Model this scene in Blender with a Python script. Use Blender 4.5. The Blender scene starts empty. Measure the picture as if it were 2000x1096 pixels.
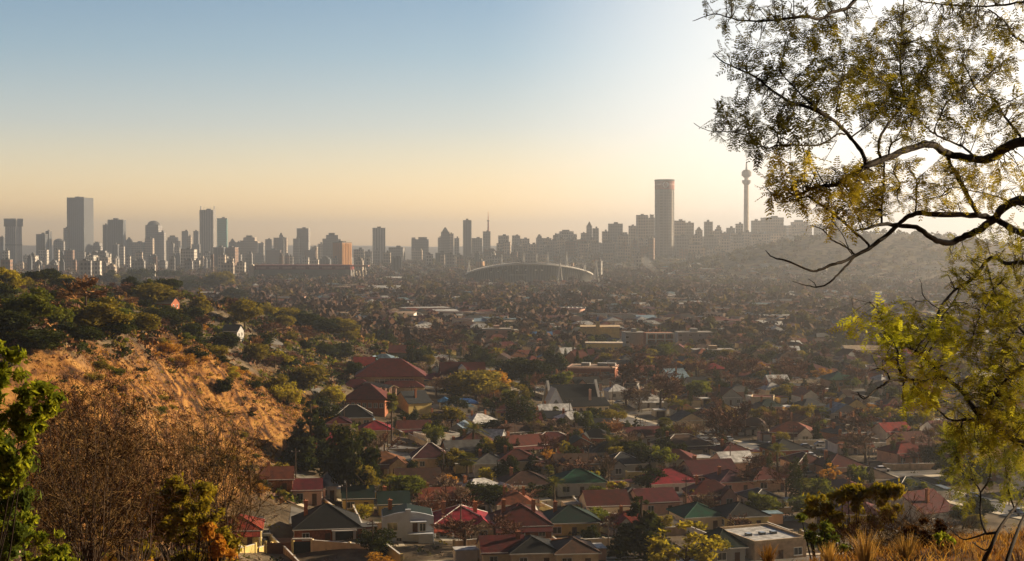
import bpy, math, random
import numpy as np
from mathutils import Vector, noise
R = math.radians
rnd = random.Random(7)
S = bpy.context.scene
COL = S.collection

# ------------------------------------------------------------------ camera, world, sun, exposure
F = 2778.0            # focal length in photograph pixels (photo is 2000 x 1096)
HZ = 480.0            # eye level row
CAMZ = 60.0
PITCH = math.atan((548 - HZ) / F)
cam_d = bpy.data.cameras.new('camera'); cam_d.lens = 50.0; cam_d.sensor_width = 36.0
cam_d.clip_start = 0.1; cam_d.clip_end = 40000
cam = bpy.data.objects.new('camera', cam_d); COL.objects.link(cam)
cam.location = (0, 0, CAMZ); cam.rotation_euler = (math.pi / 2 - PITCH, 0, 0)
S.camera = cam
S.view_settings.view_transform = 'Standard'; S.view_settings.look = 'None'
S.view_settings.exposure = 0.97; S.view_settings.gamma = 1.0

SUN_AZ, SUN_EL = R(67), R(19)      # azimuth to the right of the view direction (+Y)
W = bpy.data.worlds.new('World'); S.world = W; W.use_nodes = True
wn, wl = W.node_tree.nodes, W.node_tree.links
wn.clear()
wout = wn.new('ShaderNodeOutputWorld'); wbg = wn.new('ShaderNodeBackground')
sky = wn.new('ShaderNodeTexSky'); sky.sky_type = 'NISHITA'; sky.sun_disc = False
sky.sun_elevation = SUN_EL; sky.sun_rotation = SUN_AZ
sky.altitude = 1700; sky.air_density = 1.0; sky.dust_density = 2.0; sky.ozone_density = 1.0
wbg.inputs['Strength'].default_value = 0.05
# warm evening band near the horizon and an added glare veil well left of the sun, as a function of direction in the air
geo = wn.new('ShaderNodeNewGeometry')
sepd = wn.new('ShaderNodeSeparateXYZ'); wl.new(geo.outputs['Incoming'], sepd.inputs[0])
ramp = wn.new('ShaderNodeValToRGB')
elev = wn.new('ShaderNodeMath'); elev.operation = 'MULTIPLY'; elev.inputs[1].default_value = -3.0
wl.new(sepd.outputs['Z'], elev.inputs[0]); wl.new(elev.outputs[0], ramp.inputs[0])
SKYR = [(0.0, (3.1, 1.88, .86)), (0.09, (2.95, 1.88, 1.12)), (0.25, (1.98, 1.58, 1.34)), (0.40, (1.46, 1.42, 1.32)), (0.56, (1.16, 1.26, 1.26)), (1.0, (.6, .72, .82))]
cr = ramp.color_ramp
cr.elements[0].position = 0; cr.elements[0].color = (*SKYR[0][1], 1)
cr.elements[1].position = 1; cr.elements[1].color = (*SKYR[-1][1], 1)
for p_, c_ in SKYR[1:-1]:
    e = cr.elements.new(p_); e.color = (*c_, 1)
mulc = wn.new('ShaderNodeMix'); mulc.data_type = 'RGBA'; mulc.blend_type = 'MULTIPLY'; mulc.inputs[0].default_value = 1.0
wl.new(sky.outputs[0], mulc.inputs[6]); wl.new(ramp.outputs[0], mulc.inputs[7])
# veil
dotn = wn.new('ShaderNodeVectorMath'); dotn.operation = 'DOT_PRODUCT'
gaz, gel = R(28.5), R(3)
dotn.inputs[1].default_value = (-math.sin(gaz) * math.cos(gel), -math.cos(gaz) * math.cos(gel), -math.sin(gel))
wl.new(geo.outputs['Incoming'], dotn.inputs[0])
mr = wn.new('ShaderNodeMapRange'); mr.interpolation_type = 'SMOOTHSTEP'
mr.inputs['From Min'].default_value = math.cos(R(30.5)); mr.inputs['From Max'].default_value = 1.0
mr.inputs['To Min'].default_value = 0; mr.inputs['To Max'].default_value = 1
wl.new(dotn.outputs['Value'], mr.inputs['Value'])
veil = wn.new('ShaderNodeMix'); veil.data_type = 'RGBA'; veil.blend_type = 'MIX'
VEIL = (14.5, 13.7, 12.6)
veil.inputs[7].default_value = (*VEIL, 1)
wl.new(mr.outputs[0], veil.inputs[0]); wl.new(mulc.outputs[2], veil.inputs[6])
# sky behind the camera dimmed by hand to cut fill on camera-facing sides
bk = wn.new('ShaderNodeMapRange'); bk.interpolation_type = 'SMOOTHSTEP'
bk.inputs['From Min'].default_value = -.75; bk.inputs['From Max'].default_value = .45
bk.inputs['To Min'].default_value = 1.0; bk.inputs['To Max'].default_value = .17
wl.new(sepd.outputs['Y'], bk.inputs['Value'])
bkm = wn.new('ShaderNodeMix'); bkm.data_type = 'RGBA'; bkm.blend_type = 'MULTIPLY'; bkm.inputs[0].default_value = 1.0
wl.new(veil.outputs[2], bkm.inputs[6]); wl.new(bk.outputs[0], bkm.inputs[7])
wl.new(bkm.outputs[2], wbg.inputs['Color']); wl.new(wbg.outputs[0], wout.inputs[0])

sd = bpy.data.lights.new('sun', 'SUN'); sd.energy = 5.0; sd.angle = R(0.5); sd.color = (1.0, .76, .48)
sun = bpy.data.objects.new('sun', sd); COL.objects.link(sun)
sdir = Vector((math.sin(SUN_AZ) * math.cos(SUN_EL), math.cos(SUN_AZ) * math.cos(SUN_EL), math.sin(SUN_EL)))
sun.rotation_euler = sdir.to_track_quat('Z', 'Y').to_euler()
S.cycles.use_denoising = True
S.cycles.volume_bounces = 0; S.cycles.max_bounces = 4; S.cycles.diffuse_bounces = 2
S.cycles.transparent_max_bounces = 8; S.cycles.transmission_bounces = 2
S.cycles.use_adaptive_sampling = True; S.cycles.adaptive_threshold = 0.02
S.cycles.volume_max_steps = 64

# ------------------------------------------------------------------ geometry of the view
CP, SP = math.cos(PITCH), math.sin(PITCH)
def ray(px, py):
    x = (px - 1000) / F; u = (548 - py) / F
    return x, CP + u * SP, -SP + u * CP
def P(px, py, d):                       # point at depth d (world Y)
    x, y, z = ray(px, py); t = d / y
    return Vector((x * t, d, CAMZ + z * t))
def sstep(a, b, t):
    t = np.clip((t - a) / (b - a), 0, 1); return t * t * (3 - 2 * t)

# ------------------------------------------------------------------ terrain
CT = []
for px, py, d in [(250,645,330),(400,690,370),(500,742,410),(600,805,450),(650,812,480),(450,950,300),(300,800,300),(400,870,330),
                  (0,590,520),(200,590,500),(400,590,600),(550,620,750),(700,665,950),(620,690,650),(560,700,560),(500,680,520),
                  (330,620,480),(250,630,400),(0,650,350),(0,740,250),(150,700,270),(520,880,365),(80,600,450),
                  (2000,1048,34),(1750,1078,34),(1600,1118,32),(1400,1180,31),(700,1165,40),(500,1138,44),(300,1122,46),(100,1150,34),(0,1160,26),
                  (150,1010,95),(350,1030,110),(0,900,150),(560,1120,80),(-300,1160,24)]:
    p = P(px, py, d); CT.append((p.x, p.y, p.z))
CT += [(0,0,58.2),(8,-6,58.4),(-8,-6,58.4),(0,-40,58),(40,-20,57),(-40,-20,57),(0,28,52.0),(30,35,52.5),(60,60,45),(0,60,42),(16,60,42),(30,90,30),(0,100,27),
       (0,160,12),(60,160,12),(140,180,10),(-20,200,7),(60,220,4),(-30,150,16),(-40,200,7.5),(-40,232,3),(-50,245,3),(-20,232,2),(-66,262,9),(-70,110,38),(-60,60,46),(-35,60,46),
       (-56,292,1),(-46,330,2.2),(-30,280,1.5),(0,262,1.5),(40,262,1.5),(90,262,1.5),(-40,400,1),(-40,500,0),(-60,640,0),(-50,800,0),(0,400,0),(0,600,0),(60,400,0),(60,700,0),
       (120,300,1),(160,400,0),(200,600,0),(300,900,0),(100,1000,0),(0,1000,0),(-60,1000,0),(-180,1300,0),(-320,900,26),(-400,1300,4),(-250,400,54),(-250,250,52),(-220,650,44),
       (-150,150,50),(-200,60,55),(250,250,3),(250,120,12),(200,40,40),(120,10,50),(600,1300,0),(0,1400,0),(-600,1400,0),(400,700,0),(400,1400,0),(-210,1000,14)]
CT = np.array(CT, float)
def _phi(r): return np.sqrt(r * r + 36.0)
_D = np.hypot(CT[:, None, 0] - CT[None, :, 0], CT[:, None, 1] - CT[None, :, 1])
_n = len(CT)
_A = np.zeros((_n + 3, _n + 3)); _A[:_n, :_n] = _phi(_D) - 0.35 * np.eye(_n) * 0
_A[:_n, _n] = 1; _A[:_n, _n + 1] = CT[:, 0]; _A[:_n, _n + 2] = CT[:, 1]; _A[_n:, :_n] = _A[:_n, _n:].T
_W = np.linalg.lstsq(_A, np.concatenate([CT[:, 2], np.zeros(3)]), rcond=None)[0]
def H(x, y):
    x = np.asarray(x, float); y = np.asarray(y, float)
    shp = np.broadcast(x, y).shape
    xf, yf = np.broadcast_to(x, shp).ravel(), np.broadcast_to(y, shp).ravel()
    out = np.empty(xf.shape)
    for i in range(0, len(xf), 20000):
        a, b = xf[i:i+20000], yf[i:i+20000]
        r = np.hypot(a[:, None] - CT[None, :, 0], b[:, None] - CT[None, :, 1])
        out[i:i+20000] = _phi(r) @ _W[:_n] + _W[_n] + _W[_n+1] * a + _W[_n+2] * b
    fade = 1 - sstep(1000, 1350, yf)
    fade = fade * (1 - sstep(450, 700, xf)) * (1 - sstep(500, 800, -xf))
    z = out * fade
    # gentle valley floor bumps
    z = z + fade * 0.0
    # ridge under the right-hand towers, the dark wooded hill in front of it, far plateau
    z = z + 44 * sstep(-560, 250, xf) * np.exp(-((yf - 3750) / 560.0) ** 2)
    z = z + 80 * np.exp(-(np.abs((xf - 690) / 330.0)) ** 2.6 - ((yf - 2650) / 230.0) ** 2)
    z = z + 30 * np.exp(-((xf - 1150) / 330.0) ** 2 - ((yf - 2950) / 230.0) ** 2)
    z = z + 56 * sstep(6000, 9500, yf)
    z = z + 6 * np.sin(xf / 260.0 + 1.3) * sstep(7000, 9500, yf)
    return z.reshape(shp)
def h(x, y): return float(H(np.array([x]), np.array([y]))[0])
def gp(px, py, dmin=20, dmax=9000):     # where the sight line through a pixel meets the ground
    x, y, z = ray(px, py)
    d = np.geomspace(dmin, dmax, 900)
    gz = H(x / y * d, d) - (CAMZ + z / y * d)
    k = np.argmax(gz > 0)
    if gz[k] <= 0: k = len(d) - 1
    dd = d[k]
    if k > 0:
        a, b = gz[k-1], gz[k]; dd = d[k-1] + (d[k] - d[k-1]) * (-a / (b - a + 1e-9))
    return Vector((x / y * dd, dd, h(x / y * dd, dd)))
def proj(p):                             # pixel of a point in the photograph's frame
    x, y, z = p[0], p[1], p[2] - CAMZ
    f = y * CP - z * SP; u = y * SP + z * CP
    return 1000 + F * x / f, 548 - F * u / f

# ------------------------------------------------------------------ materials
MATS = {}
def newmat(name):
    m = bpy.data.materials.new(name); m.use_nodes = True
    return m, m.node_tree.nodes, m.node_tree.links, m.node_tree.nodes['Principled BSDF']
def mat(name, col, rough=.85, var=.25, scale=.6, metal=0, spec=.3, col2=None, detail=4, objvar=0.0, bump=0.0):
    if name in MATS: return MATS[name]
    m, n, l, b = newmat(name)
    b.inputs['Roughness'].default_value = rough; b.inputs['Metallic'].default_value = metal
    b.inputs['Specular IOR Level'].default_value = spec
    tc = n.new('ShaderNodeTexCoord'); nz = n.new('ShaderNodeTexNoise'); nz.inputs['Scale'].default_value = scale
    nz.inputs['Detail'].default_value = detail; l.new(tc.outputs['Object'], nz.inputs['Vector'])
    c2 = col2 or tuple(max(0, c * (1 - var)) for c in col); c1 = tuple(min(1, c * (1 + var)) for c in col) if not col2 else col
    r = n.new('ShaderNodeValToRGB'); r.color_ramp.elements[0].position = .35; r.color_ramp.elements[1].position = .68
    r.color_ramp.elements[0].color = (*c2, 1); r.color_ramp.elements[1].color = (*c1, 1)
    l.new(nz.outputs['Fac'], r.inputs[0])
    last = r.outputs[0]
    if objvar:
        oi = n.new('ShaderNodeObjectInfo'); mp = n.new('ShaderNodeMapRange')
        mp.inputs['To Min'].default_value = 1 - objvar; mp.inputs['To Max'].default_value = 1 + objvar
        l.new(oi.outputs['Random'], mp.inputs[0])
        hs = n.new('ShaderNodeHueSaturation'); l.new(last, hs.inputs['Color']); l.new(mp.outputs[0], hs.inputs['Value']); last = hs.outputs[0]
        mp2 = n.new('ShaderNodeMapRange'); mp2.inputs['To Min'].default_value = .5 - objvar * .06; mp2.inputs['To Max'].default_value = .5 + objvar * .06
        ml = n.new('ShaderNodeMath'); ml.operation = 'MULTIPLY'; ml.inputs[1].default_value = 7.31
        fr = n.new('ShaderNodeMath'); fr.operation = 'FRACT'
        l.new(oi.outputs['Random'], ml.inputs[0]); l.new(ml.outputs[0], fr.inputs[0]); l.new(fr.outputs[0], mp2.inputs[0]); l.new(mp2.outputs[0], hs.inputs['Hue'])
    l.new(last, b.inputs['Base Color'])
    if bump:
        bp = n.new('ShaderNodeBump'); bp.inputs['Strength'].default_value = bump; bp.inputs['Distance'].default_value = .1
        l.new(nz.outputs['Fac'], bp.inputs['Height']); l.new(bp.outputs[0], b.inputs['Normal'])
    MATS[name] = m; return m
def facade(name, col, wcol, floor=7.4, bay=6.2, wfrac=.55, vert=False, objvar=.15):
    """storeys of windows in a wall: part surface pattern, procedural"""
    if name in MATS: return MATS[name]
    m, n, l, b = newmat(name)
    b.inputs['Roughness'].default_value = .7
    tc = n.new('ShaderNodeTexCoord'); sp = n.new('ShaderNodeSeparateXYZ'); l.new(tc.outputs['Object'], sp.inputs[0])
    ad = n.new('ShaderNodeMath'); ad.operation = 'ADD'; l.new(sp.outputs['X'], ad.inputs[0]); l.new(sp.outputs['Y'], ad.inputs[1])
    def band(src, per, frac):
        d = n.new('ShaderNodeMath'); d.operation = 'DIVIDE'; d.inputs[1].default_value = per; l.new(src, d.inputs[0])
        f = n.new('ShaderNodeMath'); f.operation = 'FRACT'; l.new(d.outputs[0], f.inputs[0])
        g = n.new('ShaderNodeMath'); g.operation = 'LESS_THAN'; g.inputs[1].default_value = frac; l.new(f.outputs[0], g.inputs[0]); return g.outputs[0]
    bz = band(sp.outputs['Z'], floor, .55); bx = band(ad.outputs[0], bay, wfrac)
    if vert: fac = bx
    else:
        mu = n.new('ShaderNodeMath'); mu.operation = 'MULTIPLY'; l.new(bz, mu.inputs[0]); l.new(bx, mu.inputs[1]); fac = mu.outputs[0]
    nz = n.new('ShaderNodeTexNoise'); nz.inputs['Scale'].default_value = .05; l.new(tc.outputs['Object'], nz.inputs['Vector'])
    mx = n.new('ShaderNodeMix'); mx.data_type = 'RGBA'; mx.inputs[6].default_value = (*col, 1); mx.inputs[7].default_value = (*wcol, 1)
    l.new(fac, mx.inputs[0])
    oi = n.new('ShaderNodeObjectInfo'); mp = n.new('ShaderNodeMapRange'); mp.inputs['To Min'].default_value = 1 - objvar; mp.inputs['To Max'].default_value = 1 + objvar
    l.new(oi.outputs['Random'], mp.inputs[0])
    m2 = n.new('ShaderNodeMath'); m2.operation = 'MULTIPLY_ADD'; m2.inputs[1].default_value = .5; m2.inputs[2].default_value = -.25
    l.new(nz.outputs['Fac'], m2.inputs[0]); a2 = n.new('ShaderNodeMath'); a2.operation = 'ADD'; l.new(mp.outputs[0], a2.inputs[0]); l.new(m2.outputs[0], a2.inputs[1])
    hs = n.new('ShaderNodeHueSaturation'); l.new(mx.outputs[2], hs.inputs['Color']); l.new(a2.outputs[0], hs.inputs['Value'])
    l.new(hs.outputs[0], b.inputs['Base Color'])
    MATS[name] = m; return m
def leafmat(name, c1, c2, trans=.45, scale=.5, objvar=.25, tcol=None):
    if name in MATS: return MATS[name]
    m, n, l, b = newmat(name); n.remove(b); out = n['Material Output']
    tc = n.new('ShaderNodeTexCoord'); nz = n.new('ShaderNodeTexNoise'); nz.inputs['Scale'].default_value = scale; nz.inputs['Detail'].default_value = 5
    l.new(tc.outputs['Object'], nz.inputs['Vector'])
    r = n.new('ShaderNodeValToRGB'); r.color_ramp.elements[0].position = .36; r.color_ramp.elements[1].position = .66
    r.color_ramp.elements[0].color = (*c1, 1); r.color_ramp.elements[1].color = (*c2, 1); l.new(nz.outputs['Fac'], r.inputs[0])
    oi = n.new('ShaderNodeObjectInfo'); mp = n.new('ShaderNodeMapRange'); mp.inputs['To Min'].default_value = 1 - objvar; mp.inputs['To Max'].default_value = 1 + objvar
    l.new(oi.outputs['Random'], mp.inputs[0]); hs = n.new('ShaderNodeHueSaturation'); l.new(r.outputs[0], hs.inputs['Color']); l.new(mp.outputs[0], hs.inputs['Value'])
    df = n.new('ShaderNodeBsdfDiffuse'); l.new(hs.outputs[0], df.inputs[0])
    if trans > 0:
        tr = n.new('ShaderNodeBsdfTranslucent')
        tm = n.new('ShaderNodeMix'); tm.data_type = 'RGBA'; tm.blend_type = 'MULTIPLY'; tm.inputs[0].default_value = 1
        l.new(hs.outputs[0], tm.inputs[6]); tm.inputs[7].default_value = (*(tcol or (1.6, 1.5, .8)), 1); l.new(tm.outputs[2], tr.inputs[0])
        mx = n.new('ShaderNodeMixShader'); mx.inputs[0].default_value = trans; l.new(df.outputs[0], mx.inputs[1]); l.new(tr.outputs[0], mx.inputs[2])
        l.new(mx.outputs[0], out.inputs[0])
    else: l.new(df.outputs[0], out.inputs[0])
    MATS[name] = m; return m

# ------------------------------------------------------------------ mesh builder
class MB:
    def __init__(s): s.v = []; s.f = []; s.m = []
    def add(s, vs, fs, mi=0):
        o = len(s.v); s.v += [tuple(v) for v in vs]; s.f += [tuple(i + o for i in f) for f in fs]; s.m += [mi] * len(fs); return s
    def box(s, x0, y0, z0, x1, y1, z1, mi=0, top=None):
        vs = [(x0,y0,z0),(x1,y0,z0),(x1,y1,z0),(x0,y1,z0),(x0,y0,z1),(x1,y0,z1),(x1,y1,z1),(x0,y1,z1)]
        if top is not None:            # taper of the top face
            cx, cy = (x0+x1)/2, (y0+y1)/2
            for i in range(4, 8): vs[i] = (cx + (vs[i][0]-cx)*top, cy + (vs[i][1]-cy)*top, z1)
        return s.add(vs, [(0,3,2,1),(4,5,6,7),(0,1,5,4),(1,2,6,5),(2,3,7,6),(3,0,4,7)], mi)
    def cyl(s, cx, cy, z0, z1, r0, r1=None, n=16, mi=0):
        r1 = r0 if r1 is None else r1
        vs = [(cx + r0*math.cos(2*math.pi*i/n), cy + r0*math.sin(2*math.pi*i/n), z0) for i in range(n)]
        vs += [(cx + r1*math.cos(2*math.pi*i/n), cy + r1*math.sin(2*math.pi*i/n), z1) for i in range(n)]
        fs = [(i, (i+1)%n, n+(i+1)%n, n+i) for i in range(n)] + [tuple(range(n-1,-1,-1)), tuple(range(n, 2*n))]
        return s.add(vs, fs, mi)
    def tube(s, pts, rad, n=5, mi=0):
        pts = [Vector(p) for p in pts]; rings = []
        for i, p in enumerate(pts):
            t = (pts[min(i+1, len(pts)-1)] - pts[max(i-1, 0)]).normalized()
            a = Vector((0,0,1)) if abs(t.z) < .9 else Vector((1,0,0))
            u = t.cross(a).normalized(); w = t.cross(u)
            r = rad[i] if hasattr(rad, '__len__') else rad
            rings.append([p + (u*math.cos(2*math.pi*k/n) + w*math.sin(2*math.pi*k/n))*r for k in range(n)])
        vs = [v for r_ in rings for v in r_]; fs = []
        for i in range(len(pts)-1):
            for k in range(n): fs.append((i*n+k, i*n+(k+1)%n, (i+1)*n+(k+1)%n, (i+1)*n+k))
        fs += [tuple(range(n-1,-1,-1)), tuple(range((len(pts)-1)*n, len(pts)*n))]
        return s.add(vs, fs, mi)
    def hip(s, x0, y0, x1, y1, z, rise, over=.45, th=.18, mi=0, ridge=None):
        x0 -= over; y0 -= over; x1 += over; y1 += over
        w, d = x1-x0, y1-y0; cx, cy = (x0+x1)/2, (y0+y1)/2
        if w >= d: a, b = (x0 + d/2*.98, cy), (x1 - d/2*.98, cy)
        else: a, b = (cx, y0 + w/2*.98), (cx, y1 - w/2*.98)
        vs = [(x0,y0,z-th),(x1,y0,z-th),(x1,y1,z-th),(x0,y1,z-th),(x0,y0,z),(x1,y0,z),(x1,y1,z),(x0,y1,z),(*a, z+rise),(*b, z+rise)]
        fs = [(0,3,2,1),(0,1,5,4),(1,2,6,5),(2,3,7,6),(3,0,4,7)]
        fs += [(4,5,9,8),(5,6,9),(6,7,8,9),(7,4,8)] if w >= d else [(4,5,8),(5,6,9,8),(6,7,9),(7,4,8,9)]
        return s.add(vs, fs, mi)
    def gable(s, x0, y0, x1, y1, z, rise, along='x', over=.35, th=.16, mi=0):
        """roof sheets only"""
        x0 -= over; x1 += over; y0 -= over; y1 += over
        k = over * rise / (((y1-y0) if along == 'x' else (x1-x0))/2)
        z -= k
        rise += k
        if along == 'x':
            c = (y0+y1)/2; pr = [(y0, z), (c, z+rise), (y1, z), (y1, z-th), (c, z+rise-th), (y0, z-th)]
            vs = [(x0, a, b) for a, b in pr] + [(x1, a, b) for a, b in pr]
        else:
            c = (x0+x1)/2; pr = [(x0, z), (c, z+rise), (x1, z), (x1, z-th), (c, z+rise-th), (x0, z-th)]
            vs = [(a, y0, b) for a, b in pr] + [(a, y1, b) for a, b in pr]
        fs = [(0,1,7,6),(1,2,8,7),(2,3,9,8),(3,4,10,9),(4,5,11,10),(5,0,6,11),(0,5,4,1),(1,4,3,2),(6,7,10,11),(7,8,9,10)]
        if along != 'x': fs = [f[::-1] for f in fs]
        return s.add(vs, fs, mi)
    def gwall(s, x0, y0, x1, y1, z0, z1, rise, along='x', mi=0):
        """walls with pointed gable ends"""
        if along == 'x':
            c = (y0+y1)/2
            pr = [(y0,z0),(y1,z0),(y1,z1),(c,z1+rise),(y0,z1)]
            vs = [(x0,a,b) for a,b in pr] + [(x1,a,b) for a,b in pr]
            fs = [(0,1,2,3,4)[::-1],(5,6,7,8,9),(0,1,6,5),(1,2,7,6),(2,3,8,7),(3,4,9,8),(4,0,5,9)]
        else:
            c = (x0+x1)/2
            pr = [(x0,z0),(x1,z0),(x1,z1),(c,z1+rise),(x0,z1)]
            vs = [(a,y0,b) for a,b in pr] + [(a,y1,b) for a,b in pr]
            fs = [(0,1,2,3,4),(5,6,7,8,9)[::-1],(0,5,6,1),(1,6,7,2),(2,7,8,3),(3,8,9,4),(4,9,5,0)]
        return s.add(vs, fs, mi)
    def build(s, name, mats, parent=None, smooth=False):
        me = bpy.data.meshes.new(name); me.from_pydata(s.v, [], s.f)
        if not isinstance(mats, (list, tuple)): mats = [mats]
        for m in mats: me.materials.append(m)
        if len(mats) > 1: me.polygons.foreach_set('material_index', s.m)
        if smooth: me.polygons.foreach_set('use_smooth', [True]*len(s.f))
        me.update()
        o = bpy.data.objects.new(name, me); COL.objects.link(o)
        if parent: o.parent = parent
        return o
def npmesh(name, V, Fc, mats, parent=None, mi=None, smooth=False):
    """big meshes of equal-sided faces from numpy arrays"""
    V = np.asarray(V, np.float32); Fc = np.asarray(Fc, np.int32); k = Fc.shape[1]
    me = bpy.data.meshes.new(name); me.vertices.add(len(V)); me.vertices.foreach_set('co', V.ravel())
    me.loops.add(Fc.size); me.loops.foreach_set('vertex_index', Fc.ravel())
    me.polygons.add(len(Fc)); me.polygons.foreach_set('loop_start', np.arange(0, Fc.size, k, dtype=np.int32))
    me.polygons.foreach_set('loop_total', np.full(len(Fc), k, np.int32))
    for m in (mats if isinstance(mats, (list, tuple)) else [mats]): me.materials.append(m)
    if mi is not None: me.polygons.foreach_set('material_index', np.asarray(mi, np.int32))
    if smooth: me.polygons.foreach_set('use_smooth', np.ones(len(Fc), bool))
    me.update(calc_edges=True)
    o = bpy.data.objects.new(name, me); COL.objects.link(o)
    if parent: o.parent = parent
    return o
def tag(o, label=None, cat=None, group=None, kind=None):
    if label: o['label'] = label
    if cat: o['category'] = cat
    if group: o['group'] = group
    if kind: o['kind'] = kind
    return o
def empty(name, loc, rz=0, sc=1):
    o = bpy.data.objects.new(name, None); o.empty_display_size = .5; COL.objects.link(o)
    o.location = loc; o.rotation_euler = (0, 0, rz); o.scale = (sc,)*3 if not hasattr(sc, '__len__') else sc
    return o
def copy_tree(o, parent=None):
    c = o.copy(); COL.objects.link(c)
    if parent: c.parent = parent
    for ch in list(o.children): copy_tree(ch, c)
    return c
AUTO = []     # things whose label is completed at the end from what stands around them: (object, description, pixel, kind)

# ------------------------------------------------------------------ ground sheet
def make_ground():
    ys = np.concatenate([np.linspace(-60, 0, 8)[:-1], np.linspace(0, 60, 50)[:-1], np.linspace(60, 700, 240)[:-1], np.geomspace(700, 14000, 190)])
    us = np.linspace(-1, 1, 261); us = np.sign(us) * np.abs(us) ** 1.15
    X = us[None, :] * (ys[:, None].clip(0) * .62 + 220); Y = np.repeat(ys[:, None], len(us), 1)
    Z = H(X, Y)
    hill = sstep(3, 14, Z) * (Y < 1300)
    Z = Z + hill * (np.sin(X*.31+Y*.17)*.12 + np.sin(X*.13-Y*.23+2)*.25) * sstep(60, 150, Y)
    n, m = Z.shape
    V = np.stack([X, Y, Z], -1).reshape(-1, 3)
    i = np.arange(n*m).reshape(n, m)
    Fc = np.stack([i[:-1, :-1], i[:-1, 1:], i[1:, 1:], i[1:, :-1]], -1).reshape(-1, 4)
    m_, nn, l, b = newmat('ground')
    b.inputs['Roughness'].default_value = .95; b.inputs['Specular IOR Level'].default_value = .1
    tc = nn.new('ShaderNodeTexCoord')
    def nz(sc, det=5, dist=0):
        a = nn.new('ShaderNodeTexNoise'); a.inputs['Scale'].default_value = sc; a.inputs['Detail'].default_value = det; a.inputs['Distortion'].default_value = dist
        l.new(tc.outputs['Object'], a.inputs['Vector']); return a.outputs['Fac']
    def ramp(src, stops):
        r = nn.new('ShaderNodeValToRGB'); e = r.color_ramp.elements
        e[0].position, e[0].color = stops[0][0], (*stops[0][1], 1); e[1].position, e[1].color = stops[-1][0], (*stops[-1][1], 1)
        for p_, c_ in stops[1:-1]:
            q = e.new(p_); q.color = (*c_, 1)
        l.new(src, r.inputs[0]); return r.outputs[0]
    town = ramp(nz(.09, 6), [(.3, (.030, .028, .018)), (.45, (.09, .068, .045)), (.6, (.19, .15, .10)), (.75, (.06, .065, .025))])
    grass = ramp(nz(.22, 10, 1.2), [(.36, (.035, .018, .010)), (.46, (.13, .06, .022)), (.54, (.24, .115, .032)), (.66, (.34, .185, .055))])
    at = nn.new('ShaderNodeAttribute'); at.attribute_name = 'grassy'
    mx = nn.new('ShaderNodeMix'); mx.data_type = 'RGBA'; l.new(at.outputs['Fac'], mx.inputs[0]); l.new(town, mx.inputs[6]); l.new(grass, mx.inputs[7])
    l.new(mx.outputs[2], b.inputs['Base Color'])
    bp = nn.new('ShaderNodeBump'); bp.inputs['Strength'].default_value = .6; bp.inputs['Distance'].default_value = .4
    l.new(nz(1.2, 6), bp.inputs['Height']); l.new(bp.outputs[0], b.inputs['Normal'])
    o = npmesh('ground', V, Fc, m_, smooth=True); tag(o, kind='structure')
    x, y, z = V[:, 0], V[:, 1], V[:, 2]
    g = grassy(x, y)
    a = o.data.attributes.new('grassy', 'FLOAT', 'POINT'); a.data.foreach_set('value', g.astype(np.float32))
    return o
def grassy(x, y):
    z = H(x, y)
    spur = sstep(3.5, 8, z) * (1 - sstep(-60-.0*y, -40, x)) * sstep(180, 230, y) * (1 - sstep(440, 520, y)) * (1 - sstep(38, 42, z+ (y-330)*.02)) * sstep(-94, -84, x + 4*np.sin(y*.13) + 3*np.sin(y*.31+x*.2))
    fore = (1 - sstep(50, 70, y)) * sstep(40, 50, z)
    return np.clip(spur + fore, 0, 1)
ground = make_ground()
# ------------------------------------------------------------------ skyline
GR = (.36, .33, .30)
FAC = {
 'grey':  facade('grey concrete facade', (.30,.29,.28), (.10,.10,.11)),
 'dark':  facade('dark glass facade', (.13,.14,.16), (.05,.06,.07), vert=True, bay=7),
 'warm':  facade('warm plaster facade', (.46,.38,.30), (.13,.11,.10)),
 'pale':  facade('pale concrete facade', (.58,.54,.48), (.16,.15,.15)),
 'brick': facade('brown brick facade', (.27,.16,.11), (.08,.07,.06)),
 'green': facade('green glass curtain wall', (.08,.26,.24), (.03,.12,.12), bay=5, wfrac=.8),
 'fins':  facade('facade of upright concrete fins', (.34,.32,.30), (.12,.12,.13), vert=True, bay=7.5, wfrac=.45),
 'tan':   facade('tan facade with upright strips', (.50,.29,.14), (.22,.12,.06), vert=True, bay=5.2, wfrac=.45),
}
TRIM = mat('roof trim concrete', (.25,.23,.21), var=.15, scale=.1)
DARKTRIM = mat('dark roof plant', (.09,.09,.09), var=.15, scale=.1)
WHITE = mat('white paint', (.72,.70,.66), var=.08, scale=.3)
REDB = mat('red banner', (.30,.07,.05), var=.1, scale=.2)
STEEL = mat('mast steel', (.45,.43,.40), var=.1, scale=.3)
PALEC = mat('pale warm concrete', (.60,.52,.42), var=.12, scale=.1)  # one even warm pale tone

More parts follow.
